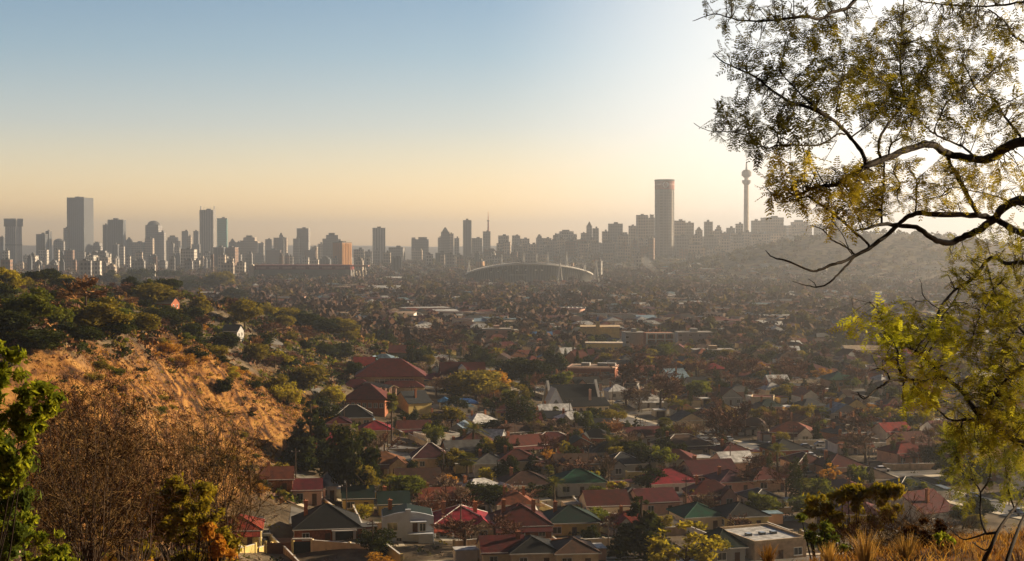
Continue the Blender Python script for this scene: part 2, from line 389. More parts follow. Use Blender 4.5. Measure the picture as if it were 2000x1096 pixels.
def tower(x0, x1, yt, d, col='grey', kind='flat', depth=None, name='office_tower', label=None, cat='building', group=None, rot=None, base=None, desc=None, r_=None):
    """one tall building: pixel columns x0..x1, top row yt, at depth d; wall, roof, plant room and cap as parts"""
    r_ = r_ or random.Random(int(x0*31 + yt*7 + d))
    c = P((x0+x1)/2, yt, d); w = (x1-x0)/F*d; gz = h(c.x, d) - 3
    hh = c.z - gz
    dp = depth or w * r_.uniform(.7, 1.1)
    rz = rot if rot is not None else r_.uniform(-.12, .12)
    o = empty(name, (c.x, d, gz), rz)
    q_ = w/(w*math.cos(rz) + dp*abs(math.sin(rz))); w *= q_; dp *= q_      # the turned building still spans the same width
    a = w/2; b = dp/2; fm = FAC[col]; th = min(3.0, w*.06)
    def part(nm, mb, m): return mb.build(nm, m, o)
    if kind == 'flat':
        part('wall', MB().box(-a,-b,0,a,b,hh), fm)
        part('parapet', MB().box(-a-.3,-b-.3,hh,a+.3,b+.3,hh+1.2), TRIM)
        q = r_.uniform(-.4,.1)
        part('plant_room', MB().box(a*q,-b*.5,hh+1.2,a*(q+.55),b*.4,hh+1.2+r_.uniform(2.5,5)), DARKTRIM)
    elif kind == 'twin':
        part('wall', MB().box(-a,-b,0,a,b,hh*.93), fm)
        part('roof_block', MB().box(-a*.98,-b*.8,hh*.93,-a*.55,b*.8,hh), fm)
        part('roof_block', MB().box(-a*.2,-b*.8,hh*.93,a*.8,b*.8,hh*1.0), fm)
        part('parapet', MB().box(-a*.22,-b*.82,hh,a*.82,b*.82,hh+1), DARKTRIM)
    elif kind == 'step':
        part('wall', MB().box(-a,-b,0,a,b,hh*.82), fm)
        part('upper_wall', MB().box(-a*.62,-b*.8,hh*.82,a*.7,b*.8,hh*.94), fm)
        part('penthouse', MB().box(-a*.35,-b*.5,hh*.94,a*.3,b*.5,hh), DARKTRIM)
        part('parapet', MB().box(-a-.3,-b-.3,hh*.82,-a*.62-.05,b+.3,hh*.82+1.4), TRIM)
    elif kind == 'point':
        part('wall', MB().box(-a,-b,0,a,b,hh*.86), fm)
        part('parapet', MB().box(-a-.4,-b-.4,hh*.86,a+.4,b+.4,hh*.86+1), TRIM)
        part('roof', MB().box(-a*.8,-b*.8,hh*.86+1,a*.8,b*.8,hh,top=.15), DARKTRIM)
    elif kind == 'dome':
        part('wall', MB().box(-a,-b,0,a,b,hh*.9), fm)
        mb = MB()
        for i in range(5):
            t0, t1 = math.pi/2*i/5, math.pi/2*(i+1)/5
            mb.cyl(0,0,hh*.9+hh*.1*math.sin(t0),hh*.9+hh*.1*math.sin(t1),a*.98*math.cos(t0),max(.2,a*.98*math.cos(t1)),14)
        part('dome', mb, DARKTRIM)
    elif kind == 'head':
        part('wall', MB().box(-a*.88,-b*.88,0,a*.88,b*.88,hh*.83), fm)
        part('head', MB().box(-a,-b,hh*.83,a,b,hh*.97), DARKTRIM)
        part('roof_rim', MB().box(-a*1.02,-b*1.02,hh*.97,a*1.02,b*1.02,hh), TRIM)
        part('ledge', MB().box(-a*.92,-b*.92,hh*.42,a*.92,b*.92,hh*.45), DARKTRIM)
    if group: o['group'] = group
    if cat: o['category'] = cat
    if label: o['label'] = label
    else: AUTO.append((o, desc or {'grey':'grey concrete','dark':'dark glass','warm':'tan plastered','pale':'pale concrete','brick':'brown brick','green':'green glass','fins':'grey ribbed','tan':'tan'}[col], (x0+x1)/2, yt, {'flat':'flat-topped tower','twin':'twin-topped tower','step':'stepped tower','point':'pointed-roof tower','dome':'domed tower','head':'top-heavy tower'}[kind]))
    return o

G1 = 'towers on the city skyline'
# landmark towers, left to right
tower(9,43,427,4600,'fins','head',label='top-heavy grey tower with wider dark crown, at the far left end of the skyline',group=G1,rot=-.35)
o = tower(135,178,387,4700,'dark','flat',label='tallest dark slab tower of the left skyline, beside a lower annexe',group=G1,rot=-.2)
tower(125.5,135,446,4680,'grey','flat',label='narrow annexe block standing against the tallest slab tower on the left',group=G1,depth=25)
tower(0,8,463,4500,'dark','flat',label='dark block cut by the left edge, beside the top-heavy tower',group=G1)
tower(73,92,458,4400,'dark','flat',label='low dark glass block between the top-heavy tower and the tallest slab',group=G1,depth=30)
tower(91,99,452,4420,'dark','flat',label='raised dark corner shaft on the low dark glass block',group=G1,depth=26)
tower(212,244,430,4500,'dark','flat',label='broad dark office slab right of the tallest slab tower',group=G1,depth=50)
tower(202.5,211.5,440,4520,'dark','flat',label='lower shoulder wing on the left of the broad dark office slab',group=G1,depth=50)
tower(287,313,431,4600,'grey','dome',label='grey tower with rounded domed top',group=G1)
tower(355,368,452,4700,'grey','flat',group=G1); tower(378,388,452,4700,'dark','flat',group=G1)
# slab with corner fins
o = tower(392,419,411,4600,'fins','flat',label='tall slab tower with upright fins rising at its roof corners',group=G1,rot=.02)
w_ = 27/F*4600; hh_ = P(405,411,4600).z - (h(P(405,411,4600).x,4600)-3)
for s_ in (-1, 1):
    MB().box(s_*w_*.5-1.6*(s_>0)-.0, -8, hh_+1.3, s_*w_*.5+1.6*(s_<0), 8, hh_+14).build('corner_fin', TRIM, o)
for s_ in (-.24, .02, .26):
    MB().box(s_*w_-.5, -6, hh_+1.3, s_*w_+.5, -5, hh_+11).build('roof_mast', STEEL, o)
tower(424,444,427,4650,'green','flat',label='green glass tower beside the slab with corner fins',group=G1,rot=.1)
tower(420,440,484,3600,'dark','flat',label='squat dark block in front of the green glass tower',group=G1,depth=40)
tower(440.5,463,484,3620,'brick','flat',label='squat brown block joined to the dark block before the green tower',group=G1,depth=40)
for a_ in [(543,555,455,4300,'grey','step'),(535,561,465,4330,'warm','flat'),(518,531,468,4300,'grey','flat'),(470,505,460,4300,'warm','step'),(581,604,447,4200,'grey','flat'),(573,585,467,4180,'grey','flat'),
           (630,667,455,4100,'grey','step'),(621,632,477,4150,'pale','flat'),(609,620,483,4000,'warm','flat'),(803,838,464,4000,'grey','twin'),(861,878,444,4000,'grey','point'),(877,886,457,4010,'warm','flat'),(887,897,466,4010,'grey','flat'),
           (855,862,465,3990,'grey','flat'),(904,921,431,4000,'dark','flat'),(921,942,466,4000,'grey','flat'),(973,994,461,3900,'warm','flat'),(1000,1016,461,3900,'grey','flat'),(1016,1034,467,3900,'warm','flat'),
           (1047,1060,458,3800,'grey','step'),(1060,1078,466,3800,'warm','flat'),(1085,1126,449,3750,'pale','step'),(1080,1090,460,3730,'grey','flat'),(1145,1157,433,3700,'grey','point'),(1157,1170,447,3710,'grey','flat'),
           (1134,1146,456,3700,'warm','flat'),(1187,1217,438,3700,'grey','flat'),(1176,1188,453,3700,'warm','flat'),(1228,1243,442,3650,'warm','flat'),(1243,1262,421,3600,'warm','flat'),(1262,1279,420,3620,'grey','twin'),
           (1316,1338,432,3600,'warm','flat'),(1338,1356,436,3620,'grey','flat'),(1358,1372,443,3650,'warm','point'),(1375,1392,434,3650,'grey','flat'),(1397,1410,440,3700,'warm','step'),(1418,1436,446,3700,'grey','flat'),
           (1437,1451,438,3700,'warm','flat'),(1468,1487,432,3750,'grey','flat'),(1488,1528,426,3700,'warm','flat'),(1538,1583,430,3800,'warm','step'),(1590,1614,441,3800,'grey','flat'),(1620,1645,430,3700,'warm','flat'),
           (105,126,466,4600,'grey','dome'),(246,259,463,4600,'grey','point'),(310,323,454,4500,'grey','flat'),(323,351,460,4550,'grey','step'),(367,374,462,4650,'warm','flat'),(447,461,466,4300,'grey','point'),
           (284,300,466,4300,'warm','flat'),(506,516,476,4250,'grey','flat'),(180,201,472,4700,'grey','step'),(260,283,474,4600,'warm','flat'),(220,232,478,4000,'dark','flat'),(233,243,482,3980,'pale','flat'),
           (330,340,476,4100,'grey','flat'),(340,352,484,4050,'pale','flat'),(374,391,478,4300,'grey','flat'),(462,471,474,4350,'grey','flat'),(1096,1104,480,3500,'grey','flat'),(1104,1124,472,3400,'brick','flat'),(1130,1150,476,3500,'grey','flat'),
           (1172,1200,470,3450,'grey','step'),(1205,1226,462,3480,'warm','flat'),(1318,1345,462,3400,'grey','flat'),(1350,1368,460,3400,'warm','flat'),(1372,1400,463,3420,'grey','flat'),(1405,1425,467,3400,'warm','flat'),(1430,1452,460,3450,'grey','flat'),
           (1468,1500,458,3450,'warm','flat'),(1000,1020,482,3500,'grey','flat'),(1030,1050,478,3500,'warm','flat'),(1062,1080,484,3400,'grey','flat'),(690,712,488,3900,'warm','flat'),(760,790,484,3900,'grey','flat'),(712,727,492,3700,'grey','flat')]:
    tower(*a_, group=G1)
tower(727,753,446,4100,'fins','flat',label='lone ribbed tower standing clear in the middle of the low skyline',group=G1,rot=.25)
tower(943,958,453,3950,'grey','flat',label='stout grey block at the foot of the thin red mast',group=G1)
# thin mast
o = empty('radio_mast', P(953.5, 480, 3960)); o.location.z = h(o.location.x, 3960)
zt = P(953,413,3960).z - o.location.z; zb = P(953,452,3960).z - o.location.z
MB().box(-4,-4,0,4,4,zb).build('base', TRIM, o); MB().cyl(0,0,zb,zb+(zt-zb)*.55,2.4,1.6,8).build('shaft', REDB, o); MB().cyl(0,0,zb+(zt-zb)*.5,zb+(zt-zb)*.56,3.4,3.0,8).build('platform', DARKTRIM, o)
MB().cyl(0,0,zb+(zt-zb)*.56,zt,1.3,.4,6).build('antenna', mat('orange mast paint', (.6,.25,.1), var=.1), o)
tag(o, 'thin red and orange mast rising above the middle skyline', 'mast')
# tan tower with a sunlit striped side
o = tower(651,686,474,3200,'brick','flat',name='apartment_tower',label='brown tower with one side of sunlit orange upright strips',group=G1,rot=R(-38),depth=34)
for ch in list(o.children): bpy.data.objects.remove(ch)
c_ = P(668,474,3200); hh_ = c_.z - o.location.z; wa, wb = 14.5, 15.5
MB().box(-wa,-wb,0,wa,wb,hh_).build('wall', facade('tan facade plain', (.42,.22,.11), (.30,.15,.07), vert=True, bay=6, wfrac=.3), o)
MB().box(-wa-.5,-wb-.5,hh_,wa+.5,wb+.5,hh_+1.5).build('parapet', TRIM, o)
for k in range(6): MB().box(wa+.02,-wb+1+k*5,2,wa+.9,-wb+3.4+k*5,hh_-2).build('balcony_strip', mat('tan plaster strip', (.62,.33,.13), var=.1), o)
MB().box(-6,-6,hh_+1.5,6,6,hh_+4).build('plant_room', DARKTRIM, o)
# round tower with a banner
dP = 3450; c_ = P(1298, 351, dP); o = empty('round_tower', (c_.x, dP, h(c_.x, dP)-3)); hh_ = c_.z - o.location.z; rr = 18.6/F*dP
pf = facade('round tower window grid', (.27,.25,.23), (.12,.12,.12), floor=6.8, bay=6.4)
MB().cyl(0,0,0,hh_-24,rr,rr,40).build('wall', pf, o)
MB().cyl(0,0,hh_-24,hh_-4,rr*1.03,rr*1.03,40).build('banner', mat('dull red banner', (.34,.13,.10), var=.12, scale=.05), o)
MB().cyl(0,0,hh_-3.99,hh_,rr*1.05,rr*1.05,40).build('roof_rim', DARKTRIM, o)
mb = MB()
for k in range(14):
    a_ = 2*math.pi*k/14; mb.box(rr*1.0*math.cos(a_)-.5, rr*1.0*math.sin(a_)-.5, 0, rr*1.0*math.cos(a_)+.5, rr*1.0*math.sin(a_)+.5, hh_-24.2)
mb.build('buttress', TRIM, o)
# pale round emblem with an open centre, and light stripes, on the banner facing the town
def arc_panel(mb, a0, a1, z0, z1, r, n=6):
    for i in range(n):
        u0, u1 = a0+(a1-a0)*i/n, a0+(a1-a0)*(i+1)/n
        mb.add([(r*math.sin(u0),-r*math.cos(u0),z0),(r*math.sin(u1),-r*math.cos(u1),z0),(r*math.sin(u1),-r*math.cos(u1),z1),(r*math.sin(u0),-r*math.cos(u0),z1)], [(0,1,2,3)])
mb = MB(); zc = hh_-13; re = rr*1.036
for i in range(20):
    t0, t1 = 2*math.pi*i/20, 2*math.pi*(i+1)/20
    if i in (4, 5): continue
    pts = []
    for t, q in ((t0, 7.5), (t1, 7.5), (t1, 4.2), (t0, 4.2)):
        u = q*math.cos(t)/re; pts.append((re*math.sin(u), -re*math.cos(u), zc + q*math.sin(t)))
    mb.add(pts, [(0,1,2,3)])
mb.build('emblem', WHITE, o)
mb = MB(); arc_panel(mb, -1.2, -.42, zc-1, zc+3, re); mb.build('lettering_band', mat('faded pink lettering', (.55,.36,.32), var=.3, scale=.4), o)
mb = MB(); arc_panel(mb, .42, 1.2, zc-1, zc+3, re); mb.build('lettering_band', MATS['faded pink lettering'], o)
tag(o, 'very tall round tower with a red advertising band at its top', 'building', G1)
# telecommunications tower
dT = 3900; c_ = P(1458, 322, dT); o = empty('telecom_tower', (c_.x, dT, h(c_.x, dT)-2)); hz_ = lambda y: P(1458, y, dT).z - o.location.z
k_ = dT/F
MB().cyl(0,0,0,hz_(360),5.4*k_,4.6*k_,20).build('shaft', PALEC, o)
MB().cyl(0,0,hz_(361),hz_(357),5*k_,8.4*k_,20).build('lower_gallery', TRIM, o)
MB().cyl(0,0,hz_(356.9),hz_(352),8.4*k_,8.4*k_,20).build('lower_deck', TRIM, o)
MB().cyl(0,0,hz_(352),hz_(347),4.2*k_,4.2*k_,16).build('neck', PALEC, o)
mb = MB()
for y0, y1, r0, r1 in ((347,343,5,9.2),(343,336,9.4,9.4),(336,332,9.2,6)): mb.cyl(0,0,hz_(y0),hz_(y1)-.05,r0*k_,r1*k_,24)
mb.build('observation_pod', TRIM, o)
MB().cyl(0,0,hz_(332),hz_(316),2.2*k_,1.0*k_,10).build('antenna', STEEL, o)
tag(o, 'slender telecommunications tower with round pods near its top, half behind leaves', 'tower')

# blocks stacked up the ridge on the right, under the taller towers
rq = random.Random(23)
TOPX = [940,1000,1060,1120,1180,1240,1340,1400,1460,1520,1600]; TOPY = [474,470,466,462,456,448,448,450,446,438,442]
for row in range(3):
    x = 945 + row*5
    while x < 1600:
        w = rq.uniform(7, 24); yt = float(np.interp(x, TOPX, TOPY)) + rq.uniform(2, 13) + row*13; d = 3650 - row*170 + rq.uniform(-60,60)
        g_ = P(x+w/2, yt, d)
        if rq.random() < .8 and not (1276 < x+w/2 < 1320 and row > 1) and g_.z > h(g_.x, d) + 8:
            tower(x, x+w, yt, d, rq.choice(['warm','grey','pale','warm','brick']), rq.choice(['flat','flat','twin','step','flat']), name='apartment_block', group='blocks stacked up the right-hand ridge', depth=w/F*d*rq.uniform(.5,1))
        x += w*rq.uniform(.8, 1.35)
# low city blocks under the towers: countable, each its own thing
rb = random.Random(11); nb = 0
for band, (ya, yb, da, db) in enumerate([(486,500,3300,4300),(497,510,2900,3600),(506,519,2300,3000)]):
    x = -10 + band*7
    while x < 1620:
        w = rb.choice([rb.uniform(5,10), rb.uniform(8,16), rb.uniform(14,30)]); yt = rb.uniform(ya, yb); d = rb.uniform(da, db)
        if x > 960: yt -= (x-960)*.012
        g_ = P(x+w/2, yt, d); gz = h(g_.x, d)
        skip = rb.random() < (.38 if x < 700 else .55) or (band == 2 and x > 480) or (band == 1 and 900 < x < 1180)
        if not skip and g_.z > gz + 6 and (x < 700 or g_.z < gz+70):
            tower(x, x+w, yt, d, rb.choice(['grey','grey','warm','dark','brick','pale','pale']), rb.choice(['flat','flat','flat','twin','step']), name='city_block', group='low blocks at the foot of the skyline', depth=w/F*d*rb.uniform(.5,1), desc=None); nb += 1
        x += w*rb.uniform(.75, 1.3)
# ------------------------------------------------------------------ trees
BARK = mat('bark', (.07,.045,.03), var=.3, scale=3)
BARKG = mat('grey bark', (.13,.10,.075), var=.3, scale=3)
BARKF = mat('near black bark', (.020,.014,.010), var=.35, scale=9, spec=.1)  # near-black bark for limbs, twigs and shrub stems
LEAF = {
 'dark':   leafmat('dark evergreen leaves', (.012,.019,.006), (.048,.055,.013), .25),
 'green':  leafmat('mid green leaves', (.055,.075,.014), (.16,.17,.028), .4),
 'olive':  leafmat('olive leaves', (.09,.08,.016), (.26,.21,.035), .4),
 'yellow': leafmat('yellow green leaves', (.15,.14,.018), (.38,.31,.04), .5),
 'gold':   leafmat('golden autumn leaves', (.24,.12,.025), (.48,.27,.05), .4),
 'bare':   leafmat('bare brown twigs', (.09,.046,.032), (.22,.12,.08), 0, objvar=.2),
 'barer':  leafmat('bare reddish twigs', (.13,.062,.042), (.28,.15,.10), 0, objvar=.2),
 'bareg':  leafmat('bare grey twigs', (.15,.105,.075), (.32,.23,.16), 0, objvar=.2),
 'barego': leafmat('bare golden twigs', (.18,.09,.035), (.42,.22,.09), 0, objvar=.2),
 'palm':   leafmat('palm fronds', (.05,.06,.014), (.20,.19,.045), .3),
}
def leafcloud(seed, clumps, n, size, asp=1.0, shell=.55, jit=.16):
    g = np.random.default_rng(seed); cl = np.array(clumps, float)
    wts = cl[:, 3] ** 2; k = g.choice(len(cl), n, p=wts / wts.sum())
    dv = g.normal(size=(n, 3)); dv /= np.linalg.norm(dv, axis=1)[:, None]
    rad = cl[k, 3] * (shell + (1 - shell) * g.random(n)) * (1 + jit * g.normal(size=n))
    c = cl[k, :3] + dv * rad[:, None] * np.array([1, 1, .8])
    nrm = dv + .8 * g.normal(size=(n, 3)); nrm /= np.linalg.norm(nrm, axis=1)[:, None]
    a = np.cross(nrm, g.normal(size=(n, 3))); a /= np.linalg.norm(a, axis=1)[:, None]; b = np.cross(nrm, a)
    s = size * (.6 + .8 * g.random(n))[:, None]
    a *= s * asp; b *= s
    V = np.stack([c - a, c - b * .6, c + a, c + b * .6], 1).reshape(-1, 3)   # lens-shaped leaf clump
    return V, np.arange(4 * n).reshape(-1, 4)
def ell_clumps(rng, rx, ry, rz, cz, n, r0, r1, flat=0):
    out = []
    for _ in range(n):
        while True:
            x, y, z = [rng.uniform(-1, 1) for _ in range(3)]
            if .25 < x*x + y*y + z*z < 1 and z > -.75 + flat: break
        out.append((x*rx*.8, y*ry*.8, cz + z*rz*.8, rng.uniform(r0, r1)))
    return out
def twigs(seed, height, spread, trunk_h=.2, levels=4, kids=(5,4,4,4), wid=.05, seglen=.42, up=.25, th0=.16):
    """bare branching crown: ribbons; returns trunk tube points and ribbons"""
    g = random.Random(seed); segs = []
    def grow(p, dirv, L, lev, w):
        q = p + dirv * L
        mid = p + dirv * L * .5 + Vector([g.uniform(-1,1) for _ in range(3)]) * L * .07
        segs.append((p, mid, w, w*.85)); segs.append((mid, q, w*.85, w*.6))
        if lev >= levels: return
        for i in range(kids[min(lev, len(kids)-1)]):
            t = g.uniform(.35, 1.0); b = p.lerp(q, t)
            nd = (dirv + Vector([g.gauss(0, 1), g.gauss(0, 1), g.gauss(0, .75)]) * (.55 if lev else .62) + Vector((0,0,up))).normalized()
            nd = Vector((nd.x * spread, nd.y * spread, nd.z)).normalized()
            grow(b, nd, L * g.uniform(.55, .8), lev + 1, w * .55)
    th = height * trunk_h
    grow(Vector((0,0,th)), Vector((g.uniform(-.1,.1), g.uniform(-.1,.1), 1)).normalized(), height * seglen * .6, 0, th0)
    for _ in range(3): grow(Vector((0,0,th)), Vector((g.uniform(-1,1)*spread, g.uniform(-1,1)*spread, .8)).normalized(), height * seglen * .75, 1, th0*.7)
    V = []; 
    for p, q, w0, w1 in segs:
        d = (q - p); s = d.cross(Vector([g.gauss(0,1) for _ in range(3)]))
        if s.length < 1e-6: continue
        s.normalize(); w0 = max(w0, wid); w1 = max(w1, wid*.7)
        V += [p - s*w0*.5, p + s*w0*.5, q + s*w1*.5, q - s*w1*.5]
    V = np.array([tuple(v) for v in V]); return V, np.arange(len(V)).reshape(-1, 4)
PROTO = {}
def trunk_mesh(mb, rng, H_, r, top, limbs=4, spread=.3):
    mb.tube([(0,0,-.6),(0,0,H_*.15),(rng.uniform(-.1,.1),rng.uniform(-.1,.1),H_*top*.6),(rng.uniform(-.3,.3),0,H_*top)], [r*1.25, r, r*.75, r*.45], 7)
    for i in range(limbs):
        a = rng.uniform(0, 6.28); l = H_*spread; z0 = H_*top*rng.uniform(.5,.95)
        mb.tube([(0,0,z0),(math.cos(a)*l*.5, math.sin(a)*l*.5, z0+l*.45),(math.cos(a)*l, math.sin(a)*l, z0+l*.8)], [r*.45, r*.3, r*.12], 5)
def proto(kind, var):
    """meshes for a tree about 8 m high (trunk, crown); crown material slot is filled per tree"""
    key = (kind, var)
    if key in PROTO: return PROTO[key]
    rg = random.Random(hash(kind) % 1000 * 0 + sum(map(ord, kind)) * 13 + var * 101); sd_ = sum(map(ord, kind)) + var * 7
    tb = MB(); cm = 'dark'
    if kind == 'round':
        cl = ell_clumps(rg, 4.0, 4.0, 3.9, 4.4, 26, .9, 1.7, .05) + [(0,0,4.2,2.4)]
        V, Fc = leafcloud(sd_, cl, 4400, .28); trunk_mesh(tb, rg, 8, .22, .5)
    elif kind == 'small':
        cl = ell_clumps(rg, 3.8, 3.8, 3.2, 4.6, 13, .9, 1.8, .1) + [(0,0,4.4,2.0)]
        V, Fc = leafcloud(sd_, cl, 1700, .32); trunk_mesh(tb, rg, 8, .22, .4)
    elif kind == 'bush':
        cl = ell_clumps(rg, 4.4, 4.2, 3.6, 3.4, 18, 1.0, 1.9, .0) + [(0,0,2.6,2.4)]
        V, Fc = leafcloud(sd_, cl, 2200, .30); trunk_mesh(tb, rg, 5, .16, .4)
    elif kind == 'loose':
        cl = ell_clumps(rg, 4.0, 4.0, 3.6, 4.8, 24, .5, 1.15, .0)
        V, Fc = leafcloud(sd_, cl, 2400, .22, shell=.3); trunk_mesh(tb, rg, 8, .2, .55, 7, .38)
    elif kind == 'umbrella':
        cl = ell_clumps(rg, 4.6, 4.6, 2.3, 5.2, 24, .8, 1.5, .2)
        V, Fc = leafcloud(sd_, cl, 2500, .26); trunk_mesh(tb, rg, 8, .22, .6, 6, .4)
    elif kind == 'cypress':
        cl = [(rg.uniform(-.25,.25), rg.uniform(-.25,.25), .6 + i*.42, .95*math.sin(math.pi*(i+1.5)/20)**.6+.12) for i in range(18)]
        V, Fc = leafcloud(sd_, cl, 1900, .17, .7, .6); trunk_mesh(tb, rg, 8, .14, .3, 0)
    elif kind == 'conifer':
        cl = []
        for i in range(13):
            z = 1.0 + i*.55; r = 2.7*(1 - (z-.6)/7.6)**.85
            for k in range(max(1, int(7 - i*.45))):
                a = rg.uniform(0, 6.28); cl.append((math.cos(a)*r*.75, math.sin(a)*r*.75, z + rg.uniform(-.2,.2), max(.25, r*.42)))
        V, Fc = leafcloud(sd_, cl, 4600, .25, 1.2, .3); trunk_mesh(tb, rg, 8, .2, .9, 0)
    elif kind == 'bare':
        V, Fc = twigs(sd_, 7.0, 1.15, .16, 4, (5,4,4,4), .085); tb.tube([(0,0,-.6),(0,0,.9),(.05,0,2.6)], [.2,.17,.12], 7)
    elif kind == 'bared':                               # dense winter crown
        V, Fc = twigs(sd_, 7.2, 1.5, .14, 4, (7,5,5,4), .10, up=.12); tb.tube([(0,0,-.6),(0,0,.9),(.05,0,2.6)], [.22,.18,.12], 7)
    elif kind in ('fanpalm', 'datepalm'):
        th = 7.0 if kind == 'fanpalm' else 4.2; n = 34 if kind == 'fanpalm' else 40; Lf = 1.7 if kind == 'fanpalm' else 2.9
        tb.tube([(0,0,-.5),(0,0,.5),(.08,0,th*.5),(0,0,th)], [.34,.26,.21,.2], 9)
        Vs, Fs = [], []
        for i in range(n):
            a = rg.uniform(0, 6.28); e = rg.uniform(-.9, 1.2) if kind == 'fanpalm' else rg.uniform(-.35, 1.3)
            d = Vector((math.cos(a)*math.cos(e), math.sin(a)*math.cos(e), math.sin(e)))
            s = d.cross(Vector((0,0,1))).normalized(); pts = []
            for t in range(6):
                q = t/5; pts.append(Vector((0,0,th)) + d*Lf*q + Vector((0,0,-.45*Lf*q*q)))
            if kind == 'fanpalm':
                for k in range(9):
                    an = (k-4)/4*1.1; dd = (d*math.cos(an) + s*math.sin(an)).normalized(); b0 = pts[2]; e0 = b0 + dd*Lf*.75 + Vector((0,0,-.15)); wv = dd.cross(d.cross(s)).normalized()*.16
                    o_ = len(Vs); Vs += [b0, b0+dd*.4*Lf+wv, e0, b0+dd*.4*Lf-wv]; Fs.append((o_,o_+1,o_+2,o_+3))
            else:
                for k in range(14):
                    q = .15 + .85*k/13; i0 = min(4, int(q*5)); b0 = pts[i0].lerp(pts[i0+1], q*5-i0)
                    for sg in (-1, 1):
                        e0 = b0 + s*sg*.48*(1-.5*q) + d*.28 + Vector((0,0,-.12)); o_ = len(Vs); Vs += [b0, b0.lerp(e0,.5)+d*.06, e0, b0.lerp(e0,.5)-d*.04]; Fs.append((o_,o_+1,o_+2,o_+3))
            for t in range(5):
                o_ = len(Vs); w = .04; Vs += [pts[t]-s*w, pts[t]+s*w, pts[t+1]+s*w, pts[t+1]-s*w]; Fs.append((o_,o_+1,o_+2,o_+3))
        V, Fc = np.array([tuple(v) for v in Vs]), np.array(Fs)
    # meshes
    co = npmesh('crown', V, Fc, LEAF['dark']); cme = co.data; bpy.data.objects.remove(co)
    to = tb.build('trunk', BARK); tme = to.data; bpy.data.objects.remove(to)
    # joined version for distant copies
    tv = np.array(tb.v); k4 = [f for f in tb.f if len(f) == 4]
    jo = npmesh('tree', np.concatenate([V, tv]), np.concatenate([Fc, np.array(k4) + len(V)]), [LEAF['dark'], BARK], mi=np.concatenate([np.zeros(len(Fc)), np.ones(len(k4))]))
    jme = jo.data; bpy.data.objects.remove(jo)
    zt = float(V[:, 2].max()); xs = float(np.percentile(np.abs(V[:, 0]), 98)) * 2
    PROTO[key] = (cme, tme, jme, zt, xs); return PROTO[key]
NAMES = {'round':'broadleaf_tree','small':'broadleaf_tree','bush':'bush','loose':'feathery_tree','umbrella':'umbrella_tree','cypress':'cypress_tree','conifer':'conifer_tree','bare':'bare_tree','bared':'bare_tree','fanpalm':'palm_tree','datepalm':'palm_tree'}
DESC = {'dark':'dark evergreen','green':'green','olive':'olive green','yellow':'sunlit yellow-green','gold':'golden brown','bare':'bare brown','barer':'bare reddish brown','bareg':'bare grey','barego':'bare golden-brown','palm':'palm'}
WORD = {'round':'broad tree','small':'tree','bush':'bush','loose':'feathery tree','umbrella':'flat-crowned tree','cypress':'cypress','conifer':'conifer','bare':'tree','bared':'tree','fanpalm':'fan palm','datepalm':'date palm'}
TREES = []
rt = random.Random(5)
def tree(kind, col, x, y, height, width=None, group=None, label=None, parts=None, rz=None, z=None):
    var = rt.randrange(3); cme, tme, jme, zt, xs = proto(kind, var)
    z = h(x, y) if z is None else z
    nm_ = 'evergreen_tree' if kind in ('round','small') and col == 'dark' else NAMES[kind]
    sz = height / zt; sx = sz if width is None else width / xs
    rz = rt.uniform(0, 6.28) if rz is None else rz
    parts = (y < 620) if parts is None else parts
    if parts:
        o = empty(nm_, (x, y, z), rz, (sx, sx, sz))
        c = bpy.data.objects.new('crown', cme); COL.objects.link(c); c.parent = o
        c.material_slots[0].link = 'OBJECT'; c.material_slots[0].material = LEAF[col]
        t = bpy.data.objects.new('trunk', tme); COL.objects.link(t); t.parent = o
    else:
        o = bpy.data.objects.new(nm_, jme); COL.objects.link(o); o.location = (x, y, z); o.rotation_euler = (0,0,rz); o.scale = (sx,sx,sz)
        o.material_slots[0].link = 'OBJECT'; o.material_slots[0].material = LEAF[col]
    o['category'] = 'bush' if kind == 'bush' else 'palm' if 'palm' in kind else 'tree'
    o['group'] = group or ('palms among the houses' if 'palm' in kind else {'bush':'bushes on the slopes and in the gardens'}.get(kind, 'bare winter trees of the suburb' if col.startswith('bare') else 'leafy trees of the suburb'))
    if label: o['label'] = label
    else:
        px, py = proj((x, y, z + height*.5)); AUTO.append((o, DESC[col] if 'palm' not in kind else 'tall' if kind == 'fanpalm' else 'spreading', px, py, WORD[kind]))
    TREES.append((x, y, (width or height*.9)/2)); return o
def ptree(kind, col, px, py, hpx, wpx=None, **k):       # from the photograph: base pixel, height and width in pixels
    g_ = gp(px, py); d = g_.y
    return tree(kind, col, g_.x, d, hpx/F*d*1.0, None if wpx is None else wpx/F*d, **k)
# ------------------------------------------------------------------ houses
def roofmat(name, c): return mat(name, c, rough=.75, var=.16, scale=.8, spec=.12, objvar=.25, col2=tuple(v*.42+.012 for v in c), detail=9)
ROOF = {'maroon': roofmat('maroon roof sheets', (.115,.022,.020)), 'red': roofmat('red roof sheets', (.24,.02,.016)), 'black': roofmat('black roof sheets', (.012,.013,.013)),
        'brown': roofmat('brown roof tiles', (.085,.045,.030)), 'green': roofmat('green roof sheets', (.010,.075,.045)), 'dgreen': roofmat('dark green roof sheets', (.010,.030,.024)),
        'grey': roofmat('grey roof sheets', (.105,.105,.105)), 'slate': roofmat('slate roof', (.035,.04,.046)), 'blue': roofmat('pale blue roof sheets', (.22,.32,.42)), 'purple': roofmat('dusty purple roof sheets', (.15,.055,.07)),
        'terra': roofmat('terracotta tiles', (.22,.075,.035)), 'white': roofmat('white metal roof', (.72,.72,.72)), 'bblue': roofmat('bright blue roof', (.04,.16,.42)), 'tan': roofmat('tan roof', (.50,.38,.25))}
